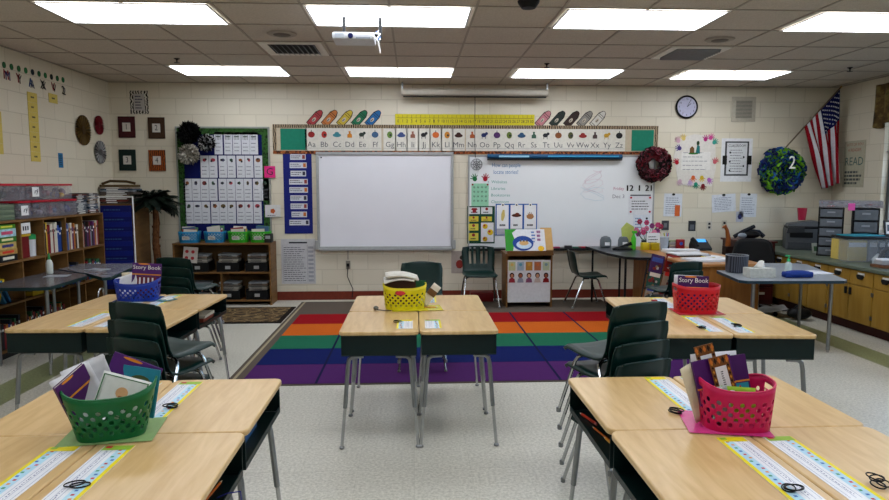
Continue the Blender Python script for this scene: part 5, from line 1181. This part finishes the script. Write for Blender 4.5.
o = empty('glue_bottle', 'white glue bottle with green cap on the left table', 'bottle', loc=(-3.45, 6.25, .692)); b = MB(); b.lathe([(.026, 0), (.03, .01), (.03, .1), (.022, .125), (.012, .135)], mat('c9cec8', .4), n=16); b.build('bottle_body', o); b = MB(); b.lathe([(.013, .136), (.009, .17), (.004, .2)], mat('2f8a4a', .4), n=12); b.build('cap', o)
for k, (x, y, a) in enumerate(((-3.3, 6.1, 10), (-3.15, 6.55, -20))):
    b = MB(); b.box(-.1, .1, -.07, .07, 0, .002, mat('a8acb4', .3)); tag(b.build('paper_sheet'), ('pale sheet on the dark left table', 'pale sheet on the glossy left table')[k], 'paper', loc=(x, y, .6905), rz=R(a))

# ------------------------------------------------------------------ book easel by the whiteboard
o = empty('book_easel', 'wooden book easel cabinet with picture chart on its front', 'easel', loc=(1.44, 7.9, 0))
b = MB()
for x in (-.29, .27): b.box(x, x + .02, 0, .4, .001, .66, M_wood)
b.box(-.269, .269, .38, .398, .05, .66, M_wood); b.box(-.269, .269, .03, .38, .06, .08, M_wood); b.box(-.3, .3, -.02, .42, .661, .685, M_wood); b.build('carcass', o)
b = MB(); b.prism([(.02, .7), (.05, .7), (.2, .96), (.17, .96)], -.27, .29, M_wood, 'x'); b.box(-.28, .29, -.03, .0, .686, .72, M_wood); b.build('display_ledge', o)
b = MB(); b.box(-.268, .268, .01, .02, .07, .6, mat('cfd2d4', .55))
r = random.Random(2)
for i in range(5):
    x = -.215 + i * .107
    b.box(x - .042, x + .042, .007, .0095, .47, .58, mat(('b8c090', '9ab0c0', 'b8863a', 'a86a4a', 'b0c0a0')[i], .6)); b.disc(x, .545, .02, .02, .003, .0065, mat(('d0b060', '5a9ab0', 'c89a3a', 'c06a3a', '7a9aa0')[i], .6), 10)
    b.disc(x, .41, .03, .034, .005, .0095, mat(('1f1412', '4a2f28', '3a1f1c', '1a1a1c', '2a1614')[i], .6), 12); b.disc(x, .405, .019, .024, .0, .0045, mat(('b07a5a', '9a5a40', 'd0a080', 'c09070', '8a4a34')[i], .6), 12)
    b.prism([(x - .04, .32), (x + .04, .32), (x + .032, .365), (x + .012, .378), (x - .012, .378), (x - .032, .365)], .003, .0095, mat(('8a2430', '8a90a0', '7a4a68', 'b8aaa0', '7a1418')[i], .6), 'y')
b.build('picture_panel', o)
b = MB(); b.box(-.25, .25, .03, .37, .081, .14, M_black); b.build('storage_tray', o)
o = empty('big_picture_book', 'large open picture book with green cover art on the easel', 'book', loc=(1.39, 7.865, .722)); o.rotation_euler = (R(-28), 0, 0)
b = MB(); b.box(-.25, .25, -.0, .012, 0, .29, mat('d0d0d4', .5)); b.prism([(-.25, .0), (-.16, .0), (-.13, .15), (-.16, .24), (-.1, .29), (-.25, .29)], -.002, -.0005, mat('2f8a2a', .5), 'y')
b.disc(-.03, .1, .13, .1, -.003, -.0015, mat('1c3f8a', .5), 24); b.disc(-.02, .08, .095, .055, -.005, -.0035, mat('b8cad8', .5), 20); b.disc(-.02, .1, .06, .03, -.0065, -.0055, mat('c8a068', .5), 14)
for q in (-.06, -.02, .02): b.prism([(q - .012, .12), (q + .012, .12), (q, .155)], -.008, -.0068, mat('5a4a3a', .5), 'y')
b.text('Pond', .115, .17, .09, mat('2a5aa0', .5), -.003, .9, R(-90)) if False else b.lines(.08, .13, .1, .27, 4, mat('2a5aa0', .5), -.003, .5, 3)
b.lines(.15, .2, .12, .28, 3, mat('7a2a6a', .5), -.003, .6, 6); b.disc(.19, .03, .04, .035, -.003, -.0015, mat('d8a81a', .5), 12); b.build('cover', o)
b = MB(); b.box(-.245, .245, .0125, .03, .003, .285, M_page); b.build('pages', o)
b = MB(); b.box(-.07, .07, -.02, .0, 0, .3, mat('b8925a', .6)); k = tag(b.build('clipboard'), 'tan wooden board behind the picture book on the easel', 'board', loc=(1.665, 7.90, .722)); k.rotation_euler = (R(-28), 0, 0)
b = MB(); b.box(-.15, .15, -.1, .1, 0, .12, mat('6a1014', .5), .01); tag(b.build('red_bin'), 'low dark red bin on the floor under the slotted chair', 'bin', loc=(.9, 8.42, .002))
b = MB(); b.box(-.11, .11, -.003, 0, -.15, .15, mat('a89e96', .6)); b.disc(0, -.03, .05, .06, -.005, -.0035, mat('8a2f28', .6), 9); b.disc(.03, .06, .03, .03, -.006, -.0035, mat('3a2a22', .6), 9); front(tag(b.build('animal_picture'), 'small picture with a red figure on the wall left of the slotted chair', 'poster'), .62, .50)

# ------------------------------------------------------------------ dark side table under whiteboard right
poly_table('side_table', [(2.28, 7.42), (2.36, 7.05), (2.48, 6.95), (2.76, 6.95), (2.76, 8.3), (2.25, 8.3)], .735, mat('2f3236', .3), M_black, [(2.42, 7.2), (2.32, 8.2), (2.68, 7.1), (2.68, 8.2)], 'dark grey side table under the right end of the whiteboard', lr=.013, legm=M_dark)
for k, (x, w_) in enumerate(((2.46, .15), (2.69, .14))):
    o = empty('wire_basket', ('grey rounded wire basket on the dark side table, left one', 'grey rounded wire basket on the dark side table, right one')[k], 'basket', 'wire baskets on the side table', (x, 8.12, .737)); b = MB()
    b.lathe([(w_ * .4, 0), (w_ * .48, .01), (w_ * .48, .09), (w_ * .36, .13), (w_ * .1, .145)], mat('5d6468', .45), n=18); b.build('container_body', o); b = MB(); b.box(-.03, .03, -w_ * .5 - .006, -w_ * .5, .03, .07, M_paper); b.build('label_card', o)
# teacher desk
o = empty('teacher_desk', 'oak teacher desk covered with papers, right of the whiteboard', 'desk', loc=(2.82, 6.32, 0))
b = MB(); b.prism([(0, 0), (.74, 0), (.74, 1.9), (-.03, 1.9), (-.03, .3)], .705, .735, mat('a87440', .35)); b.build('desktop', o, mods=bevel(.006))
b = MB(); b.box(.05, .7, .03, .05, .02, .704, M_oak); b.build('end_panel', o); b = MB(); b.box(.03, .05, .06, 1.85, .02, .704, M_oak); b.build('modesty_panel', o); b = MB(); b.box(.05, .7, 1.83, 1.85, .02, .704, M_oak); b.build('end_panel', o)
for i in range(3):
    b = MB(); b.box(.70, .715, .08, .5, .06 + i * .21, .25 + i * .21, M_oak); d_ = b.build('drawer', o); b = MB(); b.tube([(.72, .22, .16 + i * .21), (.735, .24, .16 + i * .21), (.735, .34, .16 + i * .21), (.72, .36, .16 + i * .21)], .005, M_steel, 6); b.build('drawer_pull', d_)
DZ = .737
def dk(name, fn, lab, cat, x, y, z=DZ, rz=0, grp=None):
    b = MB(); fn(b); return tag(b.build(name), lab, cat, grp, (x, y, z), R(rz))
for i, (x, y, w_, d_, t, col, lab, a) in enumerate(((3.05, 6.62, .34, .3, .02, 'c4c4c8', 'thick white paper pile at the near end of the teacher desk', 8), (3.33, 6.6, .26, .22, .025, 'b8bac0', 'white closed binder at the near right of the teacher desk', -5), (3.1, 7.1, .4, .26, .03, '3a342c', 'dark binder lying on the teacher desk', 5), (3.15, 7.42, .4, .2, .04, 'c9c4bc', 'white books stacked in the middle of the teacher desk', -3), (3.3, 6.95, .2, .2, .012, 'd0c848', 'yellow folder on the teacher desk', 12))):
    dk('paper_pile', lambda b: (b.box(-w_ / 2, w_ / 2, -d_ / 2, d_ / 2, 0, t * .55, mat(col, .6)), b.box(-w_ / 2 + .01, w_ / 2 - .015, -d_ / 2 + .01, d_ / 2 - .01, t * .56, t, mat('d4d4d6', .7))), lab, 'papers', x, y, DZ, a)
o = empty('tumbler_cup', 'clear plastic cup on the teacher desk', 'cup', loc=(3.0, 7.55, DZ)); b = MB(); b.lathe([(.035, 0), (.04, .005), (.052, .17), (.05, .17), (.038, .008), (.0, .008)], mat('b9c4d0', .15, alpha=.45), n=20); b.build('cup_body', o); b = MB(); b.lathe([(.054, .171), (.054, .18), (.0, .182)], mat('a8b0b8', .3), n=20); b.build('lid', o)
o = empty('telephone', 'black desk telephone with a blue screen', 'telephone', loc=(3.52, 7.72, DZ)); b = MB(); b.prism([(-.1, 0), (.1, 0), (.1, .06), (.06, .12), (-.1, .03)], -.1, .1, M_dark, 'x'); b.build('phone_base', o)
b = MB(); b.prism([(.02, .088), (.052, .118), (.054, .13), (.015, .095)], -.03, .08, mat('2f8ad8', .3, emit=.6), 'x'); b.build('screen', o); b = MB(); b.tube([(-.075, -.1, .06), (-.075, -.06, .1), (-.075, .05, .14), (-.075, .09, .12)], .016, M_black, 8); b.build('handset', o)
for k, (x, y, col, nm) in enumerate(((2.84, 7.75, 'c8b01a', 'left'), (2.95, 7.72, 'b8a014', 'right'))): dk('tissue_pack', lambda b: b.box(-.045, .045, -.04, .04, 0, .09, mat(col, .4), .006), 'yellow packet on the teacher desk by the flowers, %s one' % nm, 'packet', x, y, DZ, 5, 'yellow packets on the teacher desk')
o = empty('flower_vase', 'pot of pink paper flowers on the teacher desk', 'flowers', loc=(2.92, 7.95, DZ)); b = MB(); b.lathe([(.04, 0), (.055, .1), (.05, .1)], mat('30343a', .5), n=16); b.build('pot', o); b = MB(); r = random.Random(8)
for k in range(16):
    x, y, z = r.uniform(-.13, .17), r.uniform(-.08, .1), r.uniform(.16, .34); b.tube([(0, 0, .09), (x * .5, y * .5, z * .6), (x, y, z)], .003, mat('1f5a2a', .6), 5); m = mat(('b83a6a', 'd87a9a', 'a02a4a', 'c86a8a', '8a3a7a')[k % 5], .6)
    for q in range(6): a = q * PI / 3; b.ell((x + .02 * math.cos(a), y, z + .02 * math.sin(a)), (.016, .01, .016), m, 6, 4)
b.build('bouquet', o)
dk('spray_bottle', lambda b: (b.lathe([(.03, 0), (.03, .14), (.012, .18), (.012, .2)], mat('3fb01a', .3), n=14), b.box(-.02, .035, -.012, .012, .201, .23, mat('3fb01a', .4))), 'bright green spray bottle near the whiteboard corner', 'bottle', 2.72, 7.82, DZ)
dk('yellow_green_paper', lambda b: b.prism([(-.06, 0), (.06, 0), (.08, .26), (-.02, .32), (-.09, .24)], -.006, .0, mat('b8c46a', .6), 'y'), 'pale yellow-green paper standing at the whiteboard corner', 'paper', 2.74, 8.1, .737)
dk('black_stapler', lambda b: (b.prism([(-.12, 0), (.12, 0), (.12, .02), (-.12, .02)], -.02, .02, M_black, 'y'), b.prism([(-.12, .021), (.12, .06), (.1, .1), (-.02, .05)], -.018, .018, M_black, 'y')), 'black stapler like tool on the dark side table', 'stapler', 2.56, 7.75, .737)
dk('pencil_holder', lambda b: (b.lathe([(.04, 0), (.04, .1), (.036, .1), (.036, .01)], M_dark, n=14), [b.tube([(0, 0, .02), (.03 * math.cos(k), .03 * math.sin(k), .2)], .004, mat(('c03a3a', '2a6ac0', 'd8b02a', '3aa04a', 'c9c9c9')[k % 5], .5), 5) for k in range(7)]), 'black cup of pens on the teacher desk', 'pen holder', 3.14, 7.85, DZ)
dk('red_object', lambda b: (b.box(-.05, .05, -.03, .03, 0, .12, mat('8a1a22', .5), .01), b.disc(0, .07, .02, .02, -.035, -.031, mat('2a5ac0', .5))), 'dark red box with a blue spot beside the telephone', 'box', 3.32, 7.85, DZ)
for i in range(6): dk('desk_book', lambda b: (b.box(-.11, .11, -.08, .08, 0, .014, mat(('3a5a7a', '8a2a2a', 'c8b890', '2a2a30', 'b8b8c0', '6a7a4a')[i], .5)), b.box(-.08, .06, -.081, -.0802, .004, .01, M_paper)), '%s book in the low stack at the wall end of the teacher desk' % ('blue', 'red', 'cream', 'black', 'pale grey', 'olive')[i], 'book', 3.28, 7.98, DZ + .0155 * i, 6 * (i % 3) - 4)
for i, (x, y, col, nm) in enumerate(((3.0, 7.25, '2a6a4a', 'green'), (3.38, 7.3, '2a3a7a', 'blue'))): dk('sticky_pad', lambda b: b.box(-.05, .05, -.05, .05, 0, .02, mat(col, .6)), 'small %s pad on the teacher desk' % nm, 'note pad', x + .0, y + .3 * i, DZ, 20)
dk('hanging_papers', lambda b: (b.box(-.09, .09, -.003, .003, 0, .2, M_paper), b.lines(-.07, .07, .03, .17, 4, M_ink, -.004, .3, 3)), 'white sheet standing upright before the pens on the teacher desk', 'paper', 2.98, 7.86, DZ, 12)
# magazine display rack leaning beside the desk
o = empty('book_rack', 'wire rack of colourful children books beside the teacher desk', 'rack', loc=(2.60, 6.95, 0))
b = MB(); 
for sx in (-.02, .34):
    b.tube([(sx - .14 if sx < 0 else sx - .14, -.1, .01), (sx, -.02, .72)], .008, M_dark, 6)
for i in range(4): zz = .08 + i * .16; b.tube([(-.16 + zz * .19, -.09 + zz * .11, zz), (.2 + zz * .19, -.09 + zz * .11, zz)], .006, M_dark, 6)
b.build('frame', o)
r = random.Random(12); k = 0
for i in range(4):
    for j in range(2):
        zz = .09 + i * .16; x = 2.60 - .16 + zz * .19 + .1 + j * .17; b = MB(); cc = ('5a1018', '1c3060', '8a7c6e', '7a2218', '24483c', '94806e', '3a1a48', '7a1c18')[k]; b.box(-.075, .075, -.004, .004, 0, .2, mat(cc, .5)); b.box(-.06, .06, -.006, -.0045, .12, .17, mat(('d8c8b8', 'c8302a', '3a4a8a', 'd8d0c8')[k % 4], .5)); [b.disc(r.uniform(-.045, .045), r.uniform(.02, .1), r.uniform(.01, .025), r.uniform(.008, .02), -.006 - .0006 * q, -.0045, mat(('8a6a4a', 'a8a09a', '4a1a1a', '2a3a4a', '7a2420')[(k + q) % 5], .5), 7) for q in range(6)]
        kk_ = tag(b.build('picture_book'), '%s children book in the wire rack, row %d from bottom, %s' % (('dark red', 'blue', 'cream', 'brick red', 'teal', 'beige', 'purple', 'red')[k], i + 1, ('left', 'right')[j]), 'book', 'books in the wire rack', (x, 6.95 - .105 + zz * .11, zz + .0)); kk_.rotation_euler = (R(-8), R(14), 0); k += 1
# second clutter: grey table in front
poly_table('work_table', [(2.96, 5.56), (3.0, 5.5), (3.93, 5.44), (3.99, 5.49), (4.28, 6.72), (4.22, 6.8), (3.34, 6.85), (3.05, 6.28)] if False else [(2.93, 5.62), (2.98, 5.56), (3.84, 5.52), (3.9, 5.57), (4.24, 6.72), (4.18, 6.8), (3.62, 6.85), (3.62, 6.28), (3.03, 6.26)], .68, mat('8e949a', .3), mat('16303c', .4), [(3.8, 5.63), (3.12, 5.72), (4.15, 6.65), (3.7, 6.7)], 'grey topped work table with tissue box before the cabinets', t=.028, legm=M_steel, lr=.017)
o = empty('tissue_box', 'white tissue box with a tissue sticking out', 'tissue box', loc=(3.2, 5.78, .682)); b = MB(); b.box(-.12, .12, -.065, .065, 0, .085, mat('b4b5ae', .6, var=.12, scale=40)); b.build('box', o)
b = MB(); b.grid(lambda u, v_: ((u - .5) * .13 * (1 - .6 * v_) + .02 * v_, .02 * math.sin(u * 7), .086 + .07 * v_ * (1 - .5 * abs(u - .5))), 8, 5, M_white); b.build('tissue', o, mods=solid(.002))
b = MB(); b.ell((0, 0, .035), (.15, .055, .034), mat('12307a', .6), 20, 8); b.box(-.13, .13, -.04, .04, .004, .055, mat('12307a', .6), .01); b.tube([(-.13, -.03, .04), (0, -.05, .045), (.13, -.03, .04)], .003, mat('0c1c50', .5), 5); tag(b.build('pencil_pouch'), 'blue pencil pouch lying on the grey work table', 'pouch', loc=(3.53, 5.72, .682))
o = empty('sanitizer_bottle', 'clear pump bottle with green top on the grey table', 'bottle', loc=(3.68, 6.12, .682)); b = MB(); b.lathe([(.03, 0), (.032, .01), (.032, .08), (.014, .1)], mat('c9d8d2', .15, alpha=.6), n=16); b.build('bottle_body', o); b = MB(); b.lathe([(.016, .101), (.016, .125), (.006, .13), (.006, .15)], mat('2fa060', .4), n=12); b.box(-.035, .01, -.008, .008, .151, .163, mat('2fa060', .4)); b.build('pump', o)
o = empty('wire_caddy', 'round dark wire mesh caddy left of the tissue box', 'basket', loc=(3.16, 6.12, .682)); mm = ramp_mat('mesh_caddy', [(.3, '23252c'), (.6, '4a4d58')], .5, 'wave', 60, (.3, .3, 1))
b = MB(); b.lathe([(.09, 0), (.1, .005), (.105, .165), (.1, .165), (.094, .01), (.0, .01)], mm, n=24); b.build('body', o); b = MB(); b.tube([(.103 * math.cos(t), .103 * math.sin(t), .167) for t in (2 * PI * i / 24 for i in range(24))], .004, M_grey, 6, True); b.build('rim', o)
dk('paper_pile', lambda b: (b.box(-.15, .15, -.11, .11, 0, .006, M_paper), b.box(-.14, .13, -.1, .11, .0065, .01, mat('d8d8dc', .6))), 'white papers on the right end of the grey work table', 'papers', 3.86, 6.02, .682, 12)
# office chair with jacket, small cart
o = empty('office_chair', 'black office chair behind the teacher desk', 'chair', loc=(4.08, 7.45, 0)); o.rotation_euler = (0, 0, R(160))
b = MB(); b.ell((0, 0, .44), (.25, .25, .05), M_black, 20, 8); b.build('seat', o)
b = MB(); b.grid(lambda u, v_: ((u - .5) * .52 * (1 - .25 * v_ * v_), -.24 + .06 * (2 * u - 1) ** 2 - .05 * v_, .42 + .46 * v_ - .05 * (2 * u - 1) ** 4), 10, 10, M_black); b.build('backrest', o, 60, mods=solid(.05))
b = MB(); b.tube([(0, 0, .4), (0, 0, .1)], .025, M_dark, 10); b.build('column', o)
for q in range(5):
    a = q * 2 * PI / 5; b = MB(); b.tube([(0, 0, .1), (.26 * math.cos(a), .26 * math.sin(a), .07)], .018, M_dark, 8); b.ell((.26 * math.cos(a), .26 * math.sin(a), .03), (.025, .025, .028), M_black, 10, 6); b.build('caster_leg', o)
o = empty('drawer_cart', 'small dark red wooden drawer unit behind the office chair', 'drawers', loc=(4.42, 8.08, 0)); mr = mat('3a0f0c', .4)
b = MB(); b.box(-.25, .14, -.19, .4, .02, .80, mr); b.box(-.27, .16, -.21, .42, .801, .825, mat('4a1812', .35)); b.build('case', o)
for i in range(4): b = MB(); b.box(-.22, .11, -.208, -.192, .08 + i * .18, .24 + i * .18, mat('4a1410', .35)); d_ = b.build('drawer', o); b = MB(); b.box(-.06, .02, -.216, -.209, .15 + i * .18, .18 + i * .18, mat('b8b0a0', .4)); b.build('drawer_label', d_)
b = MB(); b.ell((0, 0, .06), (.15, .1, .055), M_black, 16, 8); b.tube([(-.2, 0, .03), (-.1, -.03, .1), (0, -.05, .15), (.04, -.05, .17)], .025, mat('12161f', .6), 8); b.tube([(.02, 0, .1), (.14, .02, .09), (.2, .0, .03)], .03, mat('1c222c', .5), 8); b.ell((-.12, -.06, .05), (.06, .04, .035), mat('8a929a', .5), 10, 6); tag(b.build('hand_bag'), 'black bag lying on the dark red drawer unit', 'bag', loc=(4.38, 8.2, .828))
o = empty('wooden_giraffe', 'small orange-brown carved animal figure by the office chair', 'figurine', loc=(4.08, 8.15, .0)); b = MB(); b.box(-.05, .05, -.05, .05, .001, .74, mat('2a1a14', .6)); b.build('pedestal', o); b = MB(); mo = mat('8a4a1c', .5); b.tube([(0, 0, .741), (.0, 0, .85), (-.02, 0, .95), (-.05, 0, 1.0), (-.08, 0, .98)], [.035, .03, .022, .026, .012], mo, 10); b.build('figure', o)
# things on the floor
b = MB(); b.grid(lambda u, v_: ((u - .5) * .42, (v_ - .5) * .3, .03 + .05 * math.sin(u * 5) * math.sin(v_ * 4) ** 2 + .06 * u), 12, 8, mat('9a9c9c', .6)); tag(b.build('paper_bag', mods=solid(.004)), 'crumpled grey paper bag on the floor under the work table', 'bag', loc=(4.2, 7.3, .02))
b = MB(); b.ell((0, 0, .07), (.14, .1, .065), M_black, 14, 8); b.tube([(-.1, 0, .1), (0, 0, .18), (.1, 0, .1)], .01, M_dark, 6); tag(b.build('shoulder_bag'), 'black bag on the floor near the cabinets', 'bag', loc=(4.4, 7.05, .002))

# ------------------------------------------------------------------ things on the worktop
CZ = .695
o = empty('printer', 'grey office printer on the worktop by the front wall', 'printer', loc=(5.1, 8.22, CZ)); o.rotation_euler = (0, 0, R(-24))
pg = mat('4a4d50', .45)
b = MB(); b.box(-.2, .22, -.2, .2, 0, .27, pg, .012); b.build('body', o); b = MB(); b.box(-.19, .21, -.19, .2, .271, .30, M_dark, .006); b.prism([(-.18, .301), (.2, .301), (.2, .36), (.12, .37), (-.16, .33)], -.06, .2, mat('5a5d60', .4), 'y'); b.build('scanner_lid', o)
b = MB(); b.box(-.16, .1, -.206, -.2005, .16, .23, M_black); b.build('output_slot', o); b = MB(); b.box(-.18, .2, -.208, -.2005, .03, .1, mat('3a3d40', .4)); b.build('paper_tray', o); b = MB(); b.prism([(-.205, .22), (-.19, .29), (.0, .3), (.0, .23)], -.24, -.202, mat('2c2f32', .4), 'y'); b.build('control_panel', o)
b = MB(); b.box(-.06, .06, -.004, .004, 0, .12, mat('a8a894', .5)); b.box(-.04, .05, -.006, -.0045, .02, .08, mat('3a5a2f', .5)); k = tag(b.build('postcard'), 'small green and white card leaning before the printer', 'card', loc=(5.0, 7.72, CZ)); k.rotation_euler = (R(-12), 0, 0)
o = empty('drawer_tower', 'stack of grey translucent plastic drawers on the worktop, front one', 'drawers', loc=(4.99, 7.48, CZ)); o.rotation_euler = (0, 0, R(-33))
def tower(o, W_, D_, n, hh, first=None):
    b = MB(); H_ = n * hh
    for x in (-W_, W_ - .012): b.box(x, x + .012, -D_, D_, 0, H_ + .01, M_black)
    b.box(-W_ + .013, W_ - .013, D_ - .01, D_, 0, H_, M_black)
    for i in range(n + 1): b.box(-W_ + .013, W_ - .013, -D_, D_ - .012, i * hh - .0, i * hh + .01, M_black)
    b.build('case', o)
    for i in range(n):
        b = MB(); b.box(-W_ + .018, W_ - .018, -D_ - .012, D_ - .02, i * hh + .014, (i + 1) * hh - .008, mat('6a7078', .25, alpha=.85)); d_ = b.build('drawer', o, mods=bevel(.004)); b = MB(); b.box(-.04, .04, -D_ - .022, -D_ - .013, i * hh + hh * .55, i * hh + hh * .7, mat('8a9098', .3)); b.build('drawer_pull', d_)
tower(o, .13, .17, 5, .112)
o = empty('drawer_tower', 'dark plastic drawer tower on the worktop, rear one by wall', 'drawers', loc=(5.27, 7.28, CZ)); o.rotation_euler = (0, 0, R(-33)); tower(o, .13, .17, 4, .14)
dk('pink_note', lambda b: b.box(-.04, .04, -.002, 0, -.04, .04, mat('d84a9a', .5)), 'bright pink sticky note on top of the drawer towers', 'sticky note', 5.02, 7.17, CZ + .585)
o = empty('clear_bin', 'open clear bin of supplies on top of the drawer towers', 'storage bin', loc=(5.13, 7.38, CZ + .573)); o.rotation_euler = (0, 0, R(-33)); b = MB(); cm = mat('9a9aa4', .2, alpha=.4); b.box(-.3, .33, -.12, -.117, 0, .08, cm); b.box(-.3, .33, .117, .12, 0, .08, cm); b.box(-.3, .33, -.116, .116, 0, .003, cm); b.box(-.3, -.297, -.116, .116, .004, .08, cm); b.box(.327, .33, -.116, .116, .004, .08, cm); b.build('bin', o)
b = MB(); r = random.Random(21)
for k in range(18): b.box(*(lambda x, y: (x, x + .05, y, y + .04))(r.uniform(-.28, .26), r.uniform(-.1, .06)), .005 + .02 * (k % 3), .02 + .02 * (k % 3), mat(('c84a2a', '8a8a94', '2a2a30', 'b8b0a8', '7a2a3a')[k % 5], .5))
b.build('contents', o)
dk('pink_cup', lambda b: b.lathe([(.045, 0), (.06, .16), (.055, .16), (.04, .01), (0, .01)], mat('a01f3c', .4), n=18), 'dark pink cup standing on the grey printer', 'cup', 5.14, 8.3, CZ + .372) 
o = empty('clear_tote', 'clear plastic tote of yellow and grey folders on the worktop', 'storage bin', loc=(5.03, 6.9, CZ)); o.rotation_euler = (0, 0, R(-12)); cm = mat('a4acb4', .2, alpha=.25)
b = MB(); b.box(-.28, .3, -.19, .19, 0, .004, cm); b.box(-.28, .3, -.19, -.187, .004, .25, cm); b.box(-.28, .3, .187, .19, .004, .25, cm); b.box(-.28, -.277, -.187, .187, .004, .25, cm); b.box(.297, .3, -.187, .187, .004, .25, cm); b.build('bin', o)
b = MB(); b.box(-.29, .31, -.2, .2, .251, .268, M_dark, .004); b.build('lid', o)
for i, (x, w_, col, nm) in enumerate(((-.15, .22, 'c4ae5a', 'yellow'), (.03, .1, '8a8e94', 'light grey'), (.13, .08, '4a4e56', 'dark grey'), (.22, .07, '3a4a6a', 'blue grey'))):
    b = MB(); b.box(-w_ / 2, w_ / 2, -.14, .14, 0, .225, mat(col, .6)); b.box(-w_ / 2 + .01, w_ / 2 - .01, -.1415, -.1405, .15, .2, M_paper); tag(b.build('file_folder'), nm + ' folders standing inside the clear tote', 'folder', loc=(5.02 + x, 6.96, CZ + .006))
b = MB(); b.prism([(-.18, -.12), (.2, -.1), (.16, .14), (-.22, .1)], 0, .012, mat('2f8a9a', .5)); tag(b.build('teal_folder'), 'teal folder lying on the lid of the clear tote', 'folder', loc=(5.02, 6.98, CZ + .27))
def pframe(x, y, z, w_, h_, col, pic, lab, rz=0):
    o = empty('framed_photo', lab, 'picture frame', None, (x, y, z)); o.rotation_euler = (R(-12), 0, R(rz)); f = mat(col, .4); t = .018
    b = MB(); b.box(-w_ / 2, w_ / 2, -.008, .008, 0, t, f); b.box(-w_ / 2, w_ / 2, -.008, .008, h_ - t, h_, f); b.box(-w_ / 2, -w_ / 2 + t, -.008, .008, t, h_ - t, f); b.box(w_ / 2 - t, w_ / 2, -.008, .008, t, h_ - t, f); b.build('frame', o)
    b = MB(); b.box(-w_ / 2 + t, w_ / 2 - t, -.002, .004, t, h_ - t, M_paper); b.box(-w_ / 4, w_ / 4, -.004, -.0022, h_ * .28, h_ * .72, mat(pic, .5)); b.build('photo_print', o)
    b = MB(); b.box(-.02, .02, .009, .012, .0, h_ * .6, M_dark); b.build('stand', o)
pframe(5.36, 6.98, CZ + .27, .13, .17, '101012', '4a5a6a', 'small black picture frame above the clear tote', -10)
pframe(5.5, 6.9, CZ + .27, .12, .17, '141416', '8a7a6a', 'second black picture frame at the right above the tote', -20)
b = MB(); b.box(-.16, .22, -.15, .2, 0, .265, mat('3a3f44', .5), .01); tag(b.build('storage_crate'), 'dark crate under the black picture frames', 'crate', loc=(5.46, 6.98, CZ))
pframe(4.98, 6.28, CZ + .035, .2, .17, '8a7f70', '5a5a5a', 'silver-brown picture frame on the wooden tray', -25)
b = MB(); b.box(-.24, .3, -.1, .1, 0, .03, mat('6a4630', .5), .004); tag(b.build('wooden_tray'), 'low brown wooden tray on the worktop edge', 'tray', loc=(4.94, 6.28, CZ))
b = MB(); b.box(-.08, .05, -.06, .06, 0, .045, mat('9a9a9c', .5), .006); b.box(-.07, .04, -.05, .05, .046, .06, M_paper); tag(b.build('tape_box'), 'small grey box with paper on the wooden tray', 'box', loc=(4.79, 6.28, CZ + .031))
b = MB(); b.lathe([(.05, 0), (.055, .05), (.03, .085), (.008, .11)], mat('a8b0b4', .35), n=16); tag(b.build('glass_dish'), 'silver domed dish between the tray and the tote', 'dish', loc=(4.93, 6.58, CZ))
b = MB(); b.tube([(-.14, 0, .02), (-.1, 0, .12), (0, 0, .17), (.1, 0, .15), (.16, 0, .05)], .02, mat('4a4f55', .4), 8); tag(b.build('grey_handle'), 'curved grey handle behind the picture frame', 'handle', loc=(5.02, 6.5, CZ + .02))
b = MB(); b.box(-.12, .14, -.1, .1, 0, .16, mat('b8a45a', .5), .004); b.box(-.1, .14, -.09, .09, .161, .23, mat('c9c4bc', .6), .003); b.box(-.08, .1, -.0915, -.0905, .175, .215, mat('9a2a30', .5)); tag(b.build('cardboard_box'), 'yellow and white cardboard boxes at the right photo edge', 'box', loc=(5.2, 6.42, CZ))
# small loose things on the desks
def rubber(x, y, lab, col): b = MB(); b.box(-.02, .02, -.01, .01, 0, .01, mat(col, .6), .002); tag(b.build('eraser'), lab, 'eraser', loc=(x * .965, y * .965, .7008))
rubber(-1.73, 4.0, 'dark red eraser on the second left desks', '6a1a2a')
rubber(1.79, 4.66, 'red eraser on the far desk behind the red basket', 'a02a3a')
